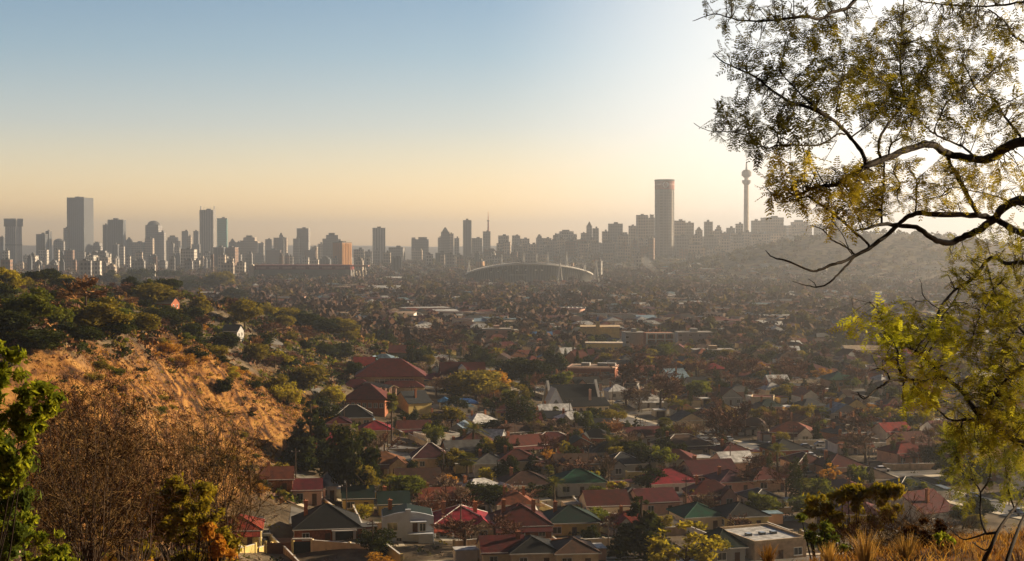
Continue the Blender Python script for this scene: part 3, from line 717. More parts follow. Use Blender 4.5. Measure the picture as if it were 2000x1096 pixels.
RW = {'maroon':'maroon','red':'red','black':'black','brown':'brown','green':'green','dgreen':'dark green','grey':'grey','slate':'dark slate','blue':'pale blue','purple':'dusty purple','terra':'terracotta','white':'white','bblue':'bright blue','tan':'tan'}
WALL = {'white': mat('white plaster wall', (.76,.73,.67), var=.1, scale=.8, objvar=.1), 'cream': mat('cream plaster wall', (.68,.56,.38), var=.12, scale=.8, objvar=.15), 'yellow': mat('yellow plaster wall', (.68,.52,.20), var=.12, scale=.8, objvar=.1),
        'brick': mat('red brick wall', (.30,.11,.055), var=.3, scale=2.5, objvar=.15), 'pink': mat('pink plaster wall', (.60,.38,.29), var=.12, scale=.8, objvar=.1), 'greyw': mat('grey plaster wall', (.34,.34,.34), var=.12, scale=.8, objvar=.1),
        'stone': mat('tan wall', (.52,.38,.24), var=.2, scale=1, objvar=.15), 'bwhite': mat('bluish white plaster wall', (.55,.60,.68), var=.08, scale=.8)}
TRIMW = mat('white trim', (.70,.68,.64), var=.05, scale=.5)
GLASS = mat('dark window glass', (.03,.035,.04), rough=.12, var=.1, scale=.5, spec=.6)
DOORM = mat('dark timber door', (.09,.045,.025), var=.2, scale=2)
BRCH = mat('orange brick', (.36,.14,.06), var=.25, scale=3, objvar=.1)
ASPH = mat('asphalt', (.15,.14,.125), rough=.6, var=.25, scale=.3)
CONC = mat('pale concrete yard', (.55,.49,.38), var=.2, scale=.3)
_wc = {}
def window(parent, x, y, z, w, hgt, rz=0, lit=False):
    k = (round(w,1), round(hgt,1))
    if k not in _wc:
        m = MB(); t = .09; a = w/2; b = hgt
        m.box(-a-t,-.10,-t,a+t,-.0,0); m.box(-a-t,-.10,b,a+t,0,b+t); m.box(-a-t,-.10,0,-a,0,b); m.box(a,-.10,0,a+t,0,b)
        m.box(-.035,-.09,0,.035,-.045,b); m.box(-a-t-.05,-.16,-t-.08,a+t+.05,0,-t-.005)
        f = m.build('window', TRIMW); p = MB().box(-a,-.042,0,a,-.012,b).build('pane', GLASS)
        _wc[k] = (f.data, p.data); bpy.data.objects.remove(f); bpy.data.objects.remove(p)
    f = bpy.data.objects.new('window', _wc[k][0]); p = bpy.data.objects.new('pane', _wc[k][1])
    COL.objects.link(f); COL.objects.link(p); f.parent = parent; p.parent = f
    f.location = (x, y, z); f.rotation_euler = (0, 0, rz); return f
def chimney(parent, x, y, z0, z1, m=None):
    return MB().box(x-.4,y-.3,z0,x+.4,y+.3,z1).box(x-.48,y-.38,z1,x+.48,y+.38,z1+.18).cyl(x-.15,y,z1+.18,z1+.5,.12,.1,8).build('chimney', m or BRCH, parent)
def house(x, y, w, d, rz=0, roof='hip', rc='maroon', wc='cream', hgt=2.95, rise=None, detail=2, bay=0, veranda=False, chim=1, leanto=False, label=None, name='house', z=None, seed=0, group='houses of the suburb'):
    rg = random.Random(int(x*7 + y*13) + seed)
    z = h(x, y) if z is None else z
    o = empty(name, (x, y, z), rz); a, b = w/2, d/2
    RM, WM = ROOF[rc], WALL[wc]
    if roof == 'gx':
        rise = rise or b*.5
        MB().gwall(-a,-b,a,b,-2.2,hgt,rise,'x').build('wall', WM, o); r = MB().gable(-a,-b,a,b,hgt+.03,rise,'x'); 
    elif roof == 'gy':
        rise = rise or a*.5
        MB().gwall(-a,-b,a,b,-2.2,hgt,rise,'y').build('wall', WM, o); r = MB().gable(-a,-b,a,b,hgt+.03,rise,'y')
    elif roof == 'flat':
        rise = 0
        MB().box(-a,-b,-2.2,a,b,hgt).build('wall', WM, o); r = MB().box(-a+.3,-b+.3,hgt+.01,a-.3,b-.3,hgt+.14)
        MB().box(-a-.05,-b-.05,hgt,a+.05,-b+.22,hgt+.55).box(-a-.05,b-.22,hgt,a+.05,b+.05,hgt+.55).box(-a-.05,-b+.22,hgt,-a+.22,b-.22,hgt+.55).box(a-.22,-b+.22,hgt,a+.05,b-.22,hgt+.55).build('parapet', WM, o)
    else:
        rise = rise or min(a, b)*.48
        MB().box(-a,-b,-2.2,a,b,hgt).build('wall', WM, o); r = MB().hip(-a,-b,a,b,hgt+.12,rise)
    ro = r.build('roof', RM, o)
    if roof == 'hip' and detail >= 2:       # light ridge capping
        v = r.v; mb = MB()
        prs = ((4,8),(7,8),(5,9),(6,9),(8,9)) if w >= d else ((4,8),(5,8),(6,9),(7,9),(8,9))
        for i, j in prs: mb.tube([Vector(v[i])+Vector((0,0,.04)), Vector(v[j])+Vector((0,0,.04))], .09, 4)
        mb.build('ridge_cap', RM if rg.random() < .9 else TRIMW, ro)
    if detail >= 1 and roof != 'flat':
        MB().box(-a-.5,-b-.56,hgt-.06,a+.5,-b-.46,hgt+.10).build('gutter', TRIMW, o)
    if bay:
        bw = w*.34; bx = (-a + bw*.55) if bay == 1 else (a - bw*.55)
        MB().gwall(bx-bw/2,-b-2.0,bx+bw/2,-b+.05,-2.2,hgt-.02,bw*.42,'y').build('bay', WM, o)
        MB().gable(bx-bw/2,-b-2.0,bx+bw/2,-b+1.8,hgt+.01,bw*.42,'y',over=.3).build('bay_roof', RM, o)
        window(o, bx, -b-2.0, .9, 1.7, 1.4)
    if veranda:
        s0, s1 = (-a*.25, a) if bay == 1 else (-a, a*.25 if bay == 2 else a)
        mb = MB(); mb.add([(s0,-b-2.3,hgt-.9),(s1,-b-2.3,hgt-.9),(s1,-b-.5,hgt-.2),(s0,-b-.5,hgt-.2),(s0,-b-2.3,hgt-.78),(s1,-b-2.3,hgt-.78),(s1,-b-.5,hgt-.08),(s0,-b-.5,hgt-.08)], [(0,3,2,1),(4,5,6,7),(0,1,5,4),(1,2,6,5),(2,3,7,6),(3,0,4,7)])
        mb.build('veranda_roof', ROOF[rg.choice([rc, 'grey', rc])], o)
        for q in (s0+.2, (s0+s1)/2, s1-.2): MB().box(q-.11,-b-2.2,-1.5,q+.11,-b-1.98,hgt-.85).build('post', TRIMW, o)
    if detail >= 1:
        nwin = 2 if w < 11 else 3
        xs_ = [(-a + w*(i+.5)/nwin) for i in range(nwin)]
        for i, q in enumerate(xs_):
            if bay == 1 and q < -a*.3: continue
            if bay == 2 and q > a*.3: continue
            if i == nwin//2: MB().box(q-.5,-b-.07,-.5,q+.5,-b-.005,2.1).build('door', DOORM, o)
            else: window(o, q, -b-.005, .9, rg.choice([1.3,1.7]), 1.3)
        if detail >= 2:
            for q in (-b*.45, b*.4):
                window(o, a+.005, q, 1.0, 1.2, 1.2, math.pi/2)
                window(o, -a-.005, q, 1.0, 1.2, 1.2, -math.pi/2)
    for i in range(chim):
        q = -a*.55 if i == 0 else a*.5
        chimney(o, q, b*.1*(1-2*i), hgt+.2, hgt + max(rise, .6)*.95 + .9)
    if leanto:
        mb = MB(); mb.box(-a*.9,b+.02,-2.2,a*.5,b+3.4,2.4); mb.build('lean_to', WM, o)
        MB().box(-a*.95,b+.04,2.42,a*.55,b+3.6,2.55).build('lean_to_roof', ROOF['grey'], o)
    o['category'] = 'house'; o['group'] = group
    if label: o['label'] = label
    else:
        px, py = proj((x, y, z+3)); AUTO.append((o, RW[rc] + '-roofed', px, py, {'hip':'hipped house','gx':'gabled house','gy':'gable-fronted house','flat':'flat-roofed house'}[roof]))
    HOUSES.append((x, y, max(w, d)/2)); return o
HOUSES = []
def phouse(px, py, wpx, dm, rz=R(10), **k):
    g_ = gp(px, py, 225); w = wpx/F*g_.y
    c_ = Vector((g_.x - math.sin(rz)*dm/2, g_.y + math.cos(rz)*dm/2, 0))
    return house(c_.x, c_.y, w, dm, rz, **k)

# nearest houses, as they stand in the photograph
o = phouse(640,1060,128,13, roof='hip', rc='black', wc='brick', rise=3.9, chim=0, label='brick bungalow under a big black hipped roof with a white bay window', bay=0)
MB().box(1.1,-7.6,-.6,5.6,-6.52,.75).build('bay_base', TRIMW, o); MB().box(1.1,-7.6,.76,5.6,-6.52,2.55).build('bay_window', GLASS, o)
for q in (1.1, 5.3): MB().box(q-.18,-7.7,-.55,q+.42,-7.55,2.8).build('bay_pillar', TRIMW, o)
MB().box(.8,-7.75,2.56,5.9,-6.5,2.75).build('bay_lintel', TRIMW, o); chimney(o,-4.2,0,4.5,7.6)
# white house with curved parapet
g_ = gp(792,1058,225); wx, wy = g_.x, g_.y+5
o = empty('house', (wx, wy, h(wx, wy)), R(6)); mb = MB(); pr = []
for i in range(13):
    t = -1 + 2*i/12; pr.append((t*5.1, 5.3 + .95*math.cos(t*math.pi/2)))
vs = [(-5.1,-4.6,-2),(5.1,-4.6,-2)] + [(a_,-4.6,b_) for a_, b_ in pr[::-1]]; n_ = len(vs); vs += [(a_, -4.2, b_) for a_, _, b_ in vs]
mb.add(vs, [tuple(range(n_)), tuple(range(2*n_-1, n_-1, -1))] + [(i, n_+i, n_+(i+1)%n_, (i+1)%n_) for i in range(n_)])
mb.build('front_wall', WALL['bwhite'], o); MB().box(-5.1,-4.19,-2,5.1,6,4.9).build('wall', WALL['bwhite'], o)
MB().gable(-5.0,-4.1,5.0,6,4.95,1.1,'y',over=.02).build('roof', ROOF['dgreen'], o)
MB().box(-.55,-4.75,5.9,.55,-4.15,6.75).build('parapet_crest', WALL['bwhite'], o)
window(o,-3.1,-4.61,2.6,1.9,1.5); window(o,-1.8,-4.61,0,1.0,1.1); window(o,2.9,-4.61,2.4,1.1,1.5)
MB().box(.9,-4.68,2.2,1.9,-4.605,4.2).build('door', DOORM, o); MB().box(.4,-6.2,4.3,3.6,-4.61,4.5).build('canopy', WALL['bwhite'], o)
MB().box(.0,-6.2,1.9,4.9,-4.61,2.1).build('balcony', WALL['bwhite'], o); MB().box(2.0,-6.18,-1,4.85,-4.62,1.88).build('lower_room', WALL['bwhite'], o); chimney(o,-3.4,3,5.4,7.2)
tag(o, 'bluish white double-storey house with a curved parapet front', 'house', 'houses of the suburb'); HOUSES.append((wx, wy, 6))
NEAR = [ # px, base row, width px, depth m, roof, roof colour, wall, extras, label
 (905,1050,118,13,'hip','red','stone',dict(bay=2,chim=2,veranda=True),'red hipped house with two orange brick chimneys and a white-edged veranda'),
 (1022,1052,112,12,'hip','maroon','brick',dict(chim=2,veranda=True,rise=3.6),'dark maroon hipped house between the red house and the dark green one'),
 (1122,1046,104,11,'hip','dgreen','yellow',dict(chim=1),'pale yellow house under a dark green hipped roof in the nearest row'),
 (1190,1012,84,11,'gx','maroon','cream',dict(chim=0),'cream house with low maroon roof, right behind the yellow-walled green-roofed house'),
 (466,1060,86,10,'hip','red','yellow',dict(veranda=True,chim=0),'yellow-walled red-roofed house by the bare bushes on the near left'),
 (1137,968,96,11,'hip','green','white',dict(chim=0),'white house with the bright green hipped roof'),
 (1032,972,98,11,'hip','brown','cream',dict(chim=1),'brown hipped house left of the bright green roof'),
 (1128,930,84,9,'gx','brown','stone',dict(chim=0,bay=1),'tan gabled cottage behind the bright green roof'),
 (1084,884,96,11,'hip','maroon','white',dict(chim=0,veranda=True),'white-walled house with wide maroon hipped roof and veranda'),
 (1012,884,64,9,'hip','brown','cream',dict(chim=0),None),(1014,925,80,10,'hip','maroon','cream',dict(),None),(930,885,72,10,'hip','maroon','pink',dict(bay=2),None),
 (1226,930,78,10,'hip','slate','greyw',dict(bay=1,chim=0),'small grey cottage with white ornamental gables'),
 (1322,968,102,11,'hip','red','white',dict(chim=0),'white-edged house with broad red hipped roof left of the dark conifer row'),
 (1400,950,96,12,'gx','maroon','cream',dict(chim=1),None),(1440,965,70,10,'hip','purple','pink',dict(),None),
 (842,918,70,9,'hip','purple','stone',dict(rise=3.6,chim=0),'square house with dusty purple pyramid roof'),
 (735,862,62,10,'hip','red','cream',dict(chim=0),'red-roofed house beside the tall palm trunk'),
 (690,832,76,10,'hip','black','stone',dict(rise=3.6,chim=0),'house with black pyramid roof near the foot of the slope'),
 (662,852,46,9,'hip','maroon','stone',dict(chim=0),None),(1345,890,104,11,'hip','brown','white',dict(veranda=True,chim=1),'wide house with brown hipped roof and white veranda posts'),
 (818,972,88,12,'gx','brown','stone',dict(chim=0,rise=3.6),'tan house with one large brown gable roof beside the date palm'),
 (540,962,62,9,'gx','terra','brick',dict(chim=1),'red brick house with terracotta gable at the foot of the grassy slope'),
 (600,985,56,8,'gx','maroon','pink',dict(chim=0),None),(1546,900,72,10,'hip','slate','brick',dict(chim=1),'brick house with dark slate hipped roof beside the bright road'),
 (1590,928,66,11,'hip','maroon','stone',dict(chim=0),None),(1655,935,82,11,'hip','maroon','pink',dict(chim=1),None),(1800,985,110,12,'hip','dgreen','white',dict(chim=0,rise=2.6),'large dark green roofed house beyond the right-hand shrubs'),
 (1378,1035,82,10,'hip','green','cream',dict(chim=0),None),(1462,1035,86,10,'hip','black','yellow',dict(chim=0),'yellow-walled house with black roof at the lower right'),
 (1445,925,66,9,'gx','white','pink',dict(chim=0),None),(1440,905,60,9,'hip','maroon','cream',dict(),None),(1188,905,70,10,'hip','slate','white',dict(chim=0),None),(1090,852,60,10,'hip','purple','pink',dict(chim=0),None),
 (1165,850,66,9,'gx','slate','terra' if 0 else 'stone',dict(chim=0),None),(1350,838,60,9,'gy','grey','cream',dict(chim=0),'pale cottage with a sunlit pointed gable'),(960,930,66,9,'hip','grey','white',dict(chim=1),None),
 (770,1010,60,9,'gx','dgreen','yellow',dict(chim=1),None),(858,1000,74,9,'gx','terra','brick',dict(chim=1),None),(700,1000,60,9,'gx','dgreen','yellow',dict(chim=0),None),
 (1245,1000,70,9,'hip','grey','white',dict(chim=0),None),(1290,1005,80,10,'gx','maroon','pink',dict(chim=0),None),(640,975,34,7,'hip','blue','white',dict(chim=0,rise=2.6),'small house with pale blue pyramid roof behind the black roof'),
 (1510,960,80,10,'hip','maroon','stone',dict(chim=0),None),(1720,960,70,10,'hip','brown','cream',dict(chim=0),None),(1500,1000,60,9,'hip','grey','white',dict(chim=0),None),
 (985,1110,84,9,'gx','maroon','cream',dict(chim=0),'maroon roof cut by the bottom edge of the view'),(1045,1112,92,10,'hip','black','cream',dict(chim=1),'black roof cut by the bottom edge of the view'),(1128,1112,84,9,'hip','brown','cream',dict(chim=0),'brown roof cut by the bottom edge of the view'),
 (1425,1100,66,8,'hip','dgreen','greyw',dict(chim=0,rise=2.8),'small teal-green pyramid roof near the bottom edge'),
]
for px, py, wpx, dm, rf, rc, wc, ex, lb in NEAR:
    phouse(px, py, wpx, dm, rz=R(8 if px < 1200 else 15), roof=rf, rc=rc, wc=wc, label=lb, seed=px, **ex)
# flat stone-edged building, lower right
o = phouse(1525,1092,118,14, rz=R(22), roof='flat', rc='white', wc='stone', hgt=3.6, chim=0, label='flat-roofed building with a pale roof and three skylights, lower right')
for q in (-3, 0, 2.5): MB().box(q-.5,-1,3.75,q+.5,.2,4.25).build('skylight', GLASS, o)

# lots of the suburb, filled where nothing hand-placed stands
UC = Vector((math.cos(R(6)), math.sin(R(6)))); US = Vector((-math.sin(R(20)), math.cos(R(20)))); O0 = Vector((0, 268))
def lot(a, b): v = O0 + UC*a + US*b; return v.x, v.y
LAND = []      # larger buildings reserve ground: (x, y, radius)
def reserve(px, py, wpx, k=.6):
    g_ = gp(px, py); LAND.append((g_.x, g_.y, wpx/F*g_.y*k)); return g_
for q in [(760,760,140),(715,795,95),(1135,800,130,.7),(1155,735,110),(1175,665,90),(1190,684,60),(1290,683,60),(1240,680,50),(1360,675,80),(925,635,60),(1150,622,120),(970,665,60),(750,570,80),(905,790,70),(1600,750,80),(880,790,60),(1040,690,60),(1440,690,80)]: reserve(*q)
rl = random.Random(21)
rots = [('maroon',32),('brown',20),('red',11),('slate',6),('grey',7),('black',6),('terra',9),('purple',6),('dgreen',3),('green',1),('blue',2),('white',8),('tan',7)]
rcs = [k for k, n in rots for _ in range(n)]; wcs = ['white','cream','cream','stone','pink','yellow','greyw','white','brick']
def free(x, y, r, lst): return all((x-a)**2 + (y-b)**2 > (r+c)**2 for a, b, c in lst)
PH = []
def protohouse(i):
    rg = random.Random(100+i)
    st = [('hip',0,0),('hip',1,0),('gx',0,1),('gy',0,0),('hip',2,1),('gx',1,0),('flat',0,0),('hip',0,1)][i % 8]
    n0 = len(AUTO); n1 = len(HOUSES)
    o = house(0, -500-i*40, rg.uniform(10.5,13.5), rg.uniform(8.5,11), 0, roof=st[0], rc='maroon', wc='cream', detail=1, bay=st[1], veranda=bool(st[2]), chim=rg.choice([0,1,1,2]), leanto=rg.random()<.35, z=0)
    del AUTO[n0:]; del HOUSES[n1:]; return o, st[0]
for i in range(12): PH.append(protohouse(i))
def setmat(o, rc, wc):
    for ch in [o] + list(o.children_recursive):
        if not ch.data: continue
        m = {'roof':ROOF[rc],'bay_roof':ROOF[rc],'veranda_roof':ROOF[rc],'ridge_cap':ROOF[rc],'wall':WALL[wc],'bay':WALL[wc],'parapet':WALL[wc],'lean_to':WALL[wc]}.get(ch.name.split('.')[0])
        if m: ch.material_slots[0].link = 'OBJECT'; ch.material_slots[0].material = m
cand = []
for ib in range(0, 52):
    b = 6 + (ib//2)*56 + (ib % 2)*25
    for ia in range(-28, 66):
        a = 4 + ia*16.2 + rl.uniform(-1.5,1.5)
        if abs(a - 127) < 12 or (b > 105 and (abs(a-17) < 11 or abs(a-245) < 11)) or (b > 330 and abs(a+95) < 11): continue
        x, y = lot(a, b + rl.uniform(-2,2)); cand.append((x, y))
def infov(x, y, m=0): return abs(x) < (.365*y + 12 + m)
n_auto = 0; FARH = []
for x, y in sorted(cand, key=lambda p: p[1]):
    z = h(x, y)
    if not infov(x, y) or z > 5.5 or y < 235: continue
    px, py = proj((x, y, z))
    if y < 300 and (px > 1500) or y < 296: continue
    if px < 640 and y < 460 and px < 560: continue
    if not free(x, y, 6.6, HOUSES) or not free(x, y, 7, LAND): continue
    if y > 560 and rl.random() < .16: continue
    if len(HOUSES) < 298:
        pr, rf = PH[rl.randrange(12)]; c = copy_tree(pr); c.location = (x, y, z); c.rotation_euler.z = R(rl.choice([-12,5,10,14,20,30]) + (90 if rl.random() < .25 else 0)); s_ = rl.uniform(.76, 1.0); c.scale = (s_, s_, rl.uniform(.9,1.1))
        rc = rl.choice(rcs); wc = rl.choice(wcs); setmat(c, rc, wc)
        if y > 640:
            for ch in list(c.children_recursive):
                if ch.name.split('.')[0] in ('gutter','post','door','pane','window','chimney'): bpy.data.objects.remove(ch)
        AUTO.append((c, RW[rc] + '-roofed', px, py, {'hip':'hipped house','gx':'gabled house','gy':'gable-fronted house','flat':'flat-roofed house'}[rf]))
        HOUSES.append((x, y, 6.1)); n_auto += 1
    else: FARH.append((x, y))
for o, _ in PH:
    for ch in list(o.children_recursive): bpy.data.objects.remove(ch)
    bpy.data.objects.remove(o)
print('houses', len(HOUSES), 'farthest', max(q[1] for q in HOUSES), 'rest', len(FARH))

# garages and sheds behind the houses
GAR = []
def garage(x, y, w, d, rz, rc, wc):
    o = empty('garage', (x, y, h(x, y)), rz)
    MB().box(-w/2,-d/2,-1.5,w/2,d/2,2.3).build('wall', WALL[wc], o); MB().box(-w/2-.15,-d/2-.15,2.31,w/2+.15,d/2+.15,2.45,top=.99).build('roof', ROOF[rc], o)
    MB().box(-w*.35,-d/2-.05,-.2,w*.35,-d/2-.005,2.0).build('door', TRIMW if rc != 'white' else DOORM, o)
    o['category'] = 'garage'; o['group'] = 'garages and sheds behind the houses'; px, py = proj((x, y, 2)); AUTO.append((o, RW[rc]+'-roofed', px, py, 'garage')); GAR.append((x, y, 2.6))
for hx, hy, hr in list(HOUSES):
    if hy > 600 or h(hx, hy) > 5: continue
    for _ in range(2):
        if rl.random() < .45: continue
        a_ = R(rl.choice([25, 80, 110, 160, -20, 60])); x, y = hx + math.cos(a_)*(hr+2.6), hy + math.sin(a_)*(hr+2.6)
        if free(x, y, 1.2, HOUSES) and free(x, y, 1, GAR) and free(x, y, 2, LAND) and infov(x, y) and h(x, y) < 4: garage(x, y, rl.uniform(3,4.5), rl.uniform(4,6.5), R(rl.choice([8,12,16,100])), rl.choice(['white','white','grey','tan','maroon','blue','white']), rl.choice(wcs))
# paved yards
mb = [MB(), MB()]
for hx, hy, hr in HOUSES:
    if hy > 640 or h(hx, hy) > 4: continue
    for _ in range(2):
        a_ = rl.uniform(0, 6.28); x, y = hx + math.cos(a_)*(hr+2), hy + math.sin(a_)*(hr+2); w, d = rl.uniform(1.5,3.5), rl.uniform(2,4.5); c, s = math.cos(R(12)), math.sin(R(12))
        if not free(x, y, -1.5, LAND): continue
        pts = [(x+u*w*c-v*d*s, y+u*w*s+v*d*c) for u, v in ((-1,-1),(1,-1),(1,1),(-1,1))]; mb[rl.random() < .4].add([(p_, q_, h(p_, q_)+.05+.004*rl.randrange(5)) for p_, q_ in pts], [(0,1,2,3)])
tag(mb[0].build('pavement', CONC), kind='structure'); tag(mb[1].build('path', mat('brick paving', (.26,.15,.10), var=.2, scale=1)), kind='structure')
# streets, laid over the ground
def strip(name, pts, wid, m, lift=.06, label=None):
    V = []; Fc = []
    P_ = [Vector(p) for p in pts]; Q = []
    if name == 'street' and abs(P_[0].y - P_[-1].y) < abs(P_[0].x - P_[-1].x):      # a cross street ends at the foot of the hill
        a0, a1 = P_
        for k in range(60):
            q = a0.lerp(a1, k/60)
            if h(q.x, q.y) < 3.2: P_[0] = q; break
    for i in range(len(P_)-1):
        n = max(2, int((P_[i+1]-P_[i]).length/4))
        for k in range(n): Q.append(P_[i].lerp(P_[i+1], k/n))
    Q.append(P_[-1])
    for i, q in enumerate(Q):
        t = (Q[min(i+1,len(Q)-1)] - Q[max(i-1,0)]).normalized(); nn_ = Vector((-t.y, t.x))
        for s in (-1, -.5, 0, .5, 1): w_ = q + nn_*s*wid/2; V.append((w_.x, w_.y, 0))
    V = np.array(V); V[:, 2] = H(V[:, 0], V[:, 1]) + lift
    Fc = [(i*5+k, i*5+k+1, i*5+k+6, i*5+k+5) for i in range(len(Q)-1) for k in range(4)]
    o = npmesh(name, V, np.array(Fc)[:, ::-1], m); tag(o, kind='structure'); return o
for ib in range(-1, 10):
    b = -12 + 0 if ib < 0 else 44 + ib*56 - 1
    b = -10 if ib < 0 else 43 + ib*56
    y_ = 268 + b
    aL = -60 if ib < 1 else -90; aR = 130 + y_*.25
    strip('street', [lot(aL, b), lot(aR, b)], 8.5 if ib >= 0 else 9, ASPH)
for a, b0, b1 in ((127,-10,560),(17,100,620),(245,20,620),(-95,330,700)):
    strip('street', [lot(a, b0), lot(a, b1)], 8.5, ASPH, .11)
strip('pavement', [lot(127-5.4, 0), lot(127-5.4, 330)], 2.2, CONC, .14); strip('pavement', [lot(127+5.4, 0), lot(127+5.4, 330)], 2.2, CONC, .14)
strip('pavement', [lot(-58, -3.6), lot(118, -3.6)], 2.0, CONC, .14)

# boundary walls in front of the nearest lots
def bwall(x0, y0, x1, y1, hgt=1.9, m='cream', label=None, gate=False):
    L = math.hypot(x1-x0, y1-y0); rz = math.atan2(y1-y0, x1-x0); zc = min(h(x0,y0), h(x1,y1))
    o = empty('boundary_wall', (x0, y0, zc), rz)
    MB().box(0,-.12,-.8,L,.12,hgt).build('panel', WALL[m], o); MB().box(-.02,-.17,hgt,L+.02,.17,hgt+.1).build('coping', TRIMW if m != 'brick' else BRCH, o)
    for q in (0.2, L/2, L-.2): MB().box(q-.22,-.24,-.8,q+.22,.24,hgt+.28).build('pillar', WALL[m], o)
    o['category'] = 'wall'; o['group'] = 'garden walls of the suburb'
    if label: o['label'] = label
    else: px, py = proj(((x0+x1)/2, (y0+y1)/2, zc+1)); AUTO.append((o, {'cream':'cream','brick':'red brick','stone':'tan','yellow':'yellow','white':'white'}[m], px, py, 'garden wall'))
    return o
for pa, pb, m, lb in [((608,1078),(760,1076),'cream','long cream garden wall with a small dark gate before the black-roofed bungalow'),((500,1078),(532,1078),'yellow','low yellow wall beside the red-brown gate'),((885,1070),(992,1066),'stone','tan garden wall before the red hipped house'),
                      ((1020,1072),(1112,1070),'brick','brick garden wall below the dark maroon house'),((1134,1070),(1222,1067),'cream','cream garden wall below the pale yellow house'),((455,1080),(500,1080),'yellow','yellow wall end by the bare bushes'),
                      ((1250,1050),(1340,1045),'stone',None),((600,1058),(560,1010),'yellow','narrow yellow-lit driveway wall left of the black roof'),((712,1050),(690,1003),'cream',None),((980,1040),(950,990),'cream',None),((1072,1046),(1040,992),'white',None),((1165,1030),(1120,985),'cream',None)]:
    a_, b_ = gp(*pa, 225), gp(*pb, 225); bwall(a_.x, a_.y, b_.x, b_.y, 2.3 if pa[0] == 608 else 1.8, m, lb)
for ib in range(0, 3):
    for ia in range(-3, 13):
        a = 4 + ia*17.5
        if abs(a-127) < 14: continue
        x0, y0 = lot(a-8, 38 + ib*56 + (0 if ia % 2 else 10.5)); x1, y1 = lot(a+7, 38 + ib*56 + (0 if ia % 2 else 10.5))
        if not infov(x0, y0) or h(x0, y0) > 4: continue
        bwall(x0, y0, x1, y1, 1.7, rl.choice(['cream','brick','stone','white','yellow']))
for ib in range(0, 12):
    b = 6 + (ib//2)*56 + (ib % 2)*25
    for ia in range(-5, 17):
        a = 4 + ia*17.5 - 8.7
        if abs(a-127) < 9 or (b > 105 and abs(a-17) < 9) or rl.random() < .25: continue
        x0, y0 = lot(a, b-11); x1, y1 = lot(a, b+rl.uniform(6,12))
        if not infov(x0, y0) or h(x0, y0) > 4 or y0 > 590: continue
        if not free((x0+x1)/2, (y0+y1)/2, -1.5, HOUSES) or not free(x0, y0, -1.5, HOUSES) or not free(x1, y1, -1.5, HOUSES) or not free(x0, y0, 0, LAND): continue
        bwall(x0, y0, x1, y1, rl.uniform(1.5,2.0), rl.choice(['cream','brick','stone','white','yellow','cream']))
# dark gate, red gate
for px, py, w_, m_, lb in ((590,1080,3.4,'black','dark driveway gate under a white lintel'),(546,1082,5.0,'terra','rust-red driveway gate between yellow walls')):
    g_ = gp(px, py, 225); o = empty('driveway_gate', (g_.x, g_.y, g_.z), R(4)); MB().box(-w_/2,-.06,-.5,w_/2,.06,2.2).build('leaf_panel', ROOF[m_], o)
    mb = MB()
    for k in range(9): mb.box(-w_/2+.1+k*(w_-.2)/8-.04,-.1,-.4,-w_/2+.1+k*(w_-.2)/8+.04,-.061,2.15)
    mb.build('bars', ROOF[m_], o)
    for q in (-1, 1): MB().box(q*w_/2-.2+q*.22,-.2,-.6,q*w_/2+.2+q*.22,.2,2.6).build('gate_post', WALL['yellow'], o)
    if m_ == 'black': MB().box(-w_/2-.2,-.2,2.61,w_/2+.2,.2,2.9).build('lintel', TRIMW, o)
    tag(o, lb, 'gate')
# cars
CARM = {'white': mat('white car paint', (.6,.6,.62), rough=.3, var=.03, spec=.6), 'silver': mat('silver car paint', (.36,.38,.41), rough=.3, var=.03, spec=.6), 'blue': mat('blue car paint', (.06,.10,.2), rough=.3, var=.03, spec=.6), 'red': mat('red car paint', (.35,.03,.03), rough=.3, var=.03, spec=.6)}
TYRE = mat('tyre rubber', (.02,.02,.02), var=.1); LAMP = mat('lamp lens', (.6,.6,.55), rough=.2, var=.05)
def car(x, y, rz, col, label, z=None):
    o = empty('parked_car', (x, y, h(x, y) + .12 if z is None else z), rz)
    pr = [(-2.1,.35),(2.1,.35),(2.12,.75),(1.25,.92),(-1.75,.98),(-2.1,.85)]
    mb = MB(); vs = [(a, s*.84, b) for s in (-1,1) for a, b in pr]; n = 6
    mb.add(vs, [tuple(range(n)), tuple(range(2*n-1,n-1,-1))] + [(i, n+i, n+(i+1)%n, (i+1)%n) for i in range(n)]).build('body', CARM[col], o)
    pr = [(1.2,.93),(.45,1.42),(-1.0,1.45),(-1.7,.99)]; mb = MB(); vs = [(a, s*(.8 if b < 1.2 else .64), b) for s in (-1,1) for a, b in pr]; n = 4
    mb.add(vs, [tuple(range(n)), tuple(range(2*n-1,n-1,-1))] + [(i, n+i, n+(i+1)%n, (i+1)%n) for i in range(n)]).build('windows', GLASS, o)
    MB().box(-1.0,-.6,1.452,.45,.6,1.5).build('roof', CARM[col], o)
    for wx_ in (-1.35, 1.35):
        for wy_ in (-.82, .82):
            mb = MB(); k = 12; vs = [(wx_+.32*math.cos(6.283*i/k), wy_+s*.1, .32+.32*math.sin(6.283*i/k)) for s in (-1,1) for i in range(k)]
            mb.add(vs, [tuple(range(k)), tuple(range(2*k-1,k-1,-1))] + [(i, (i+1)%k, k+(i+1)%k, k+i) for i in range(k)]).build('wheel', TYRE, o)
    for s in (-.6,.6): MB().box(2.1,s-.17,.62,2.15,s+.17,.78).build('headlight', LAMP, o)
    tag(o, label, 'car', 'cars parked among the houses'); return o
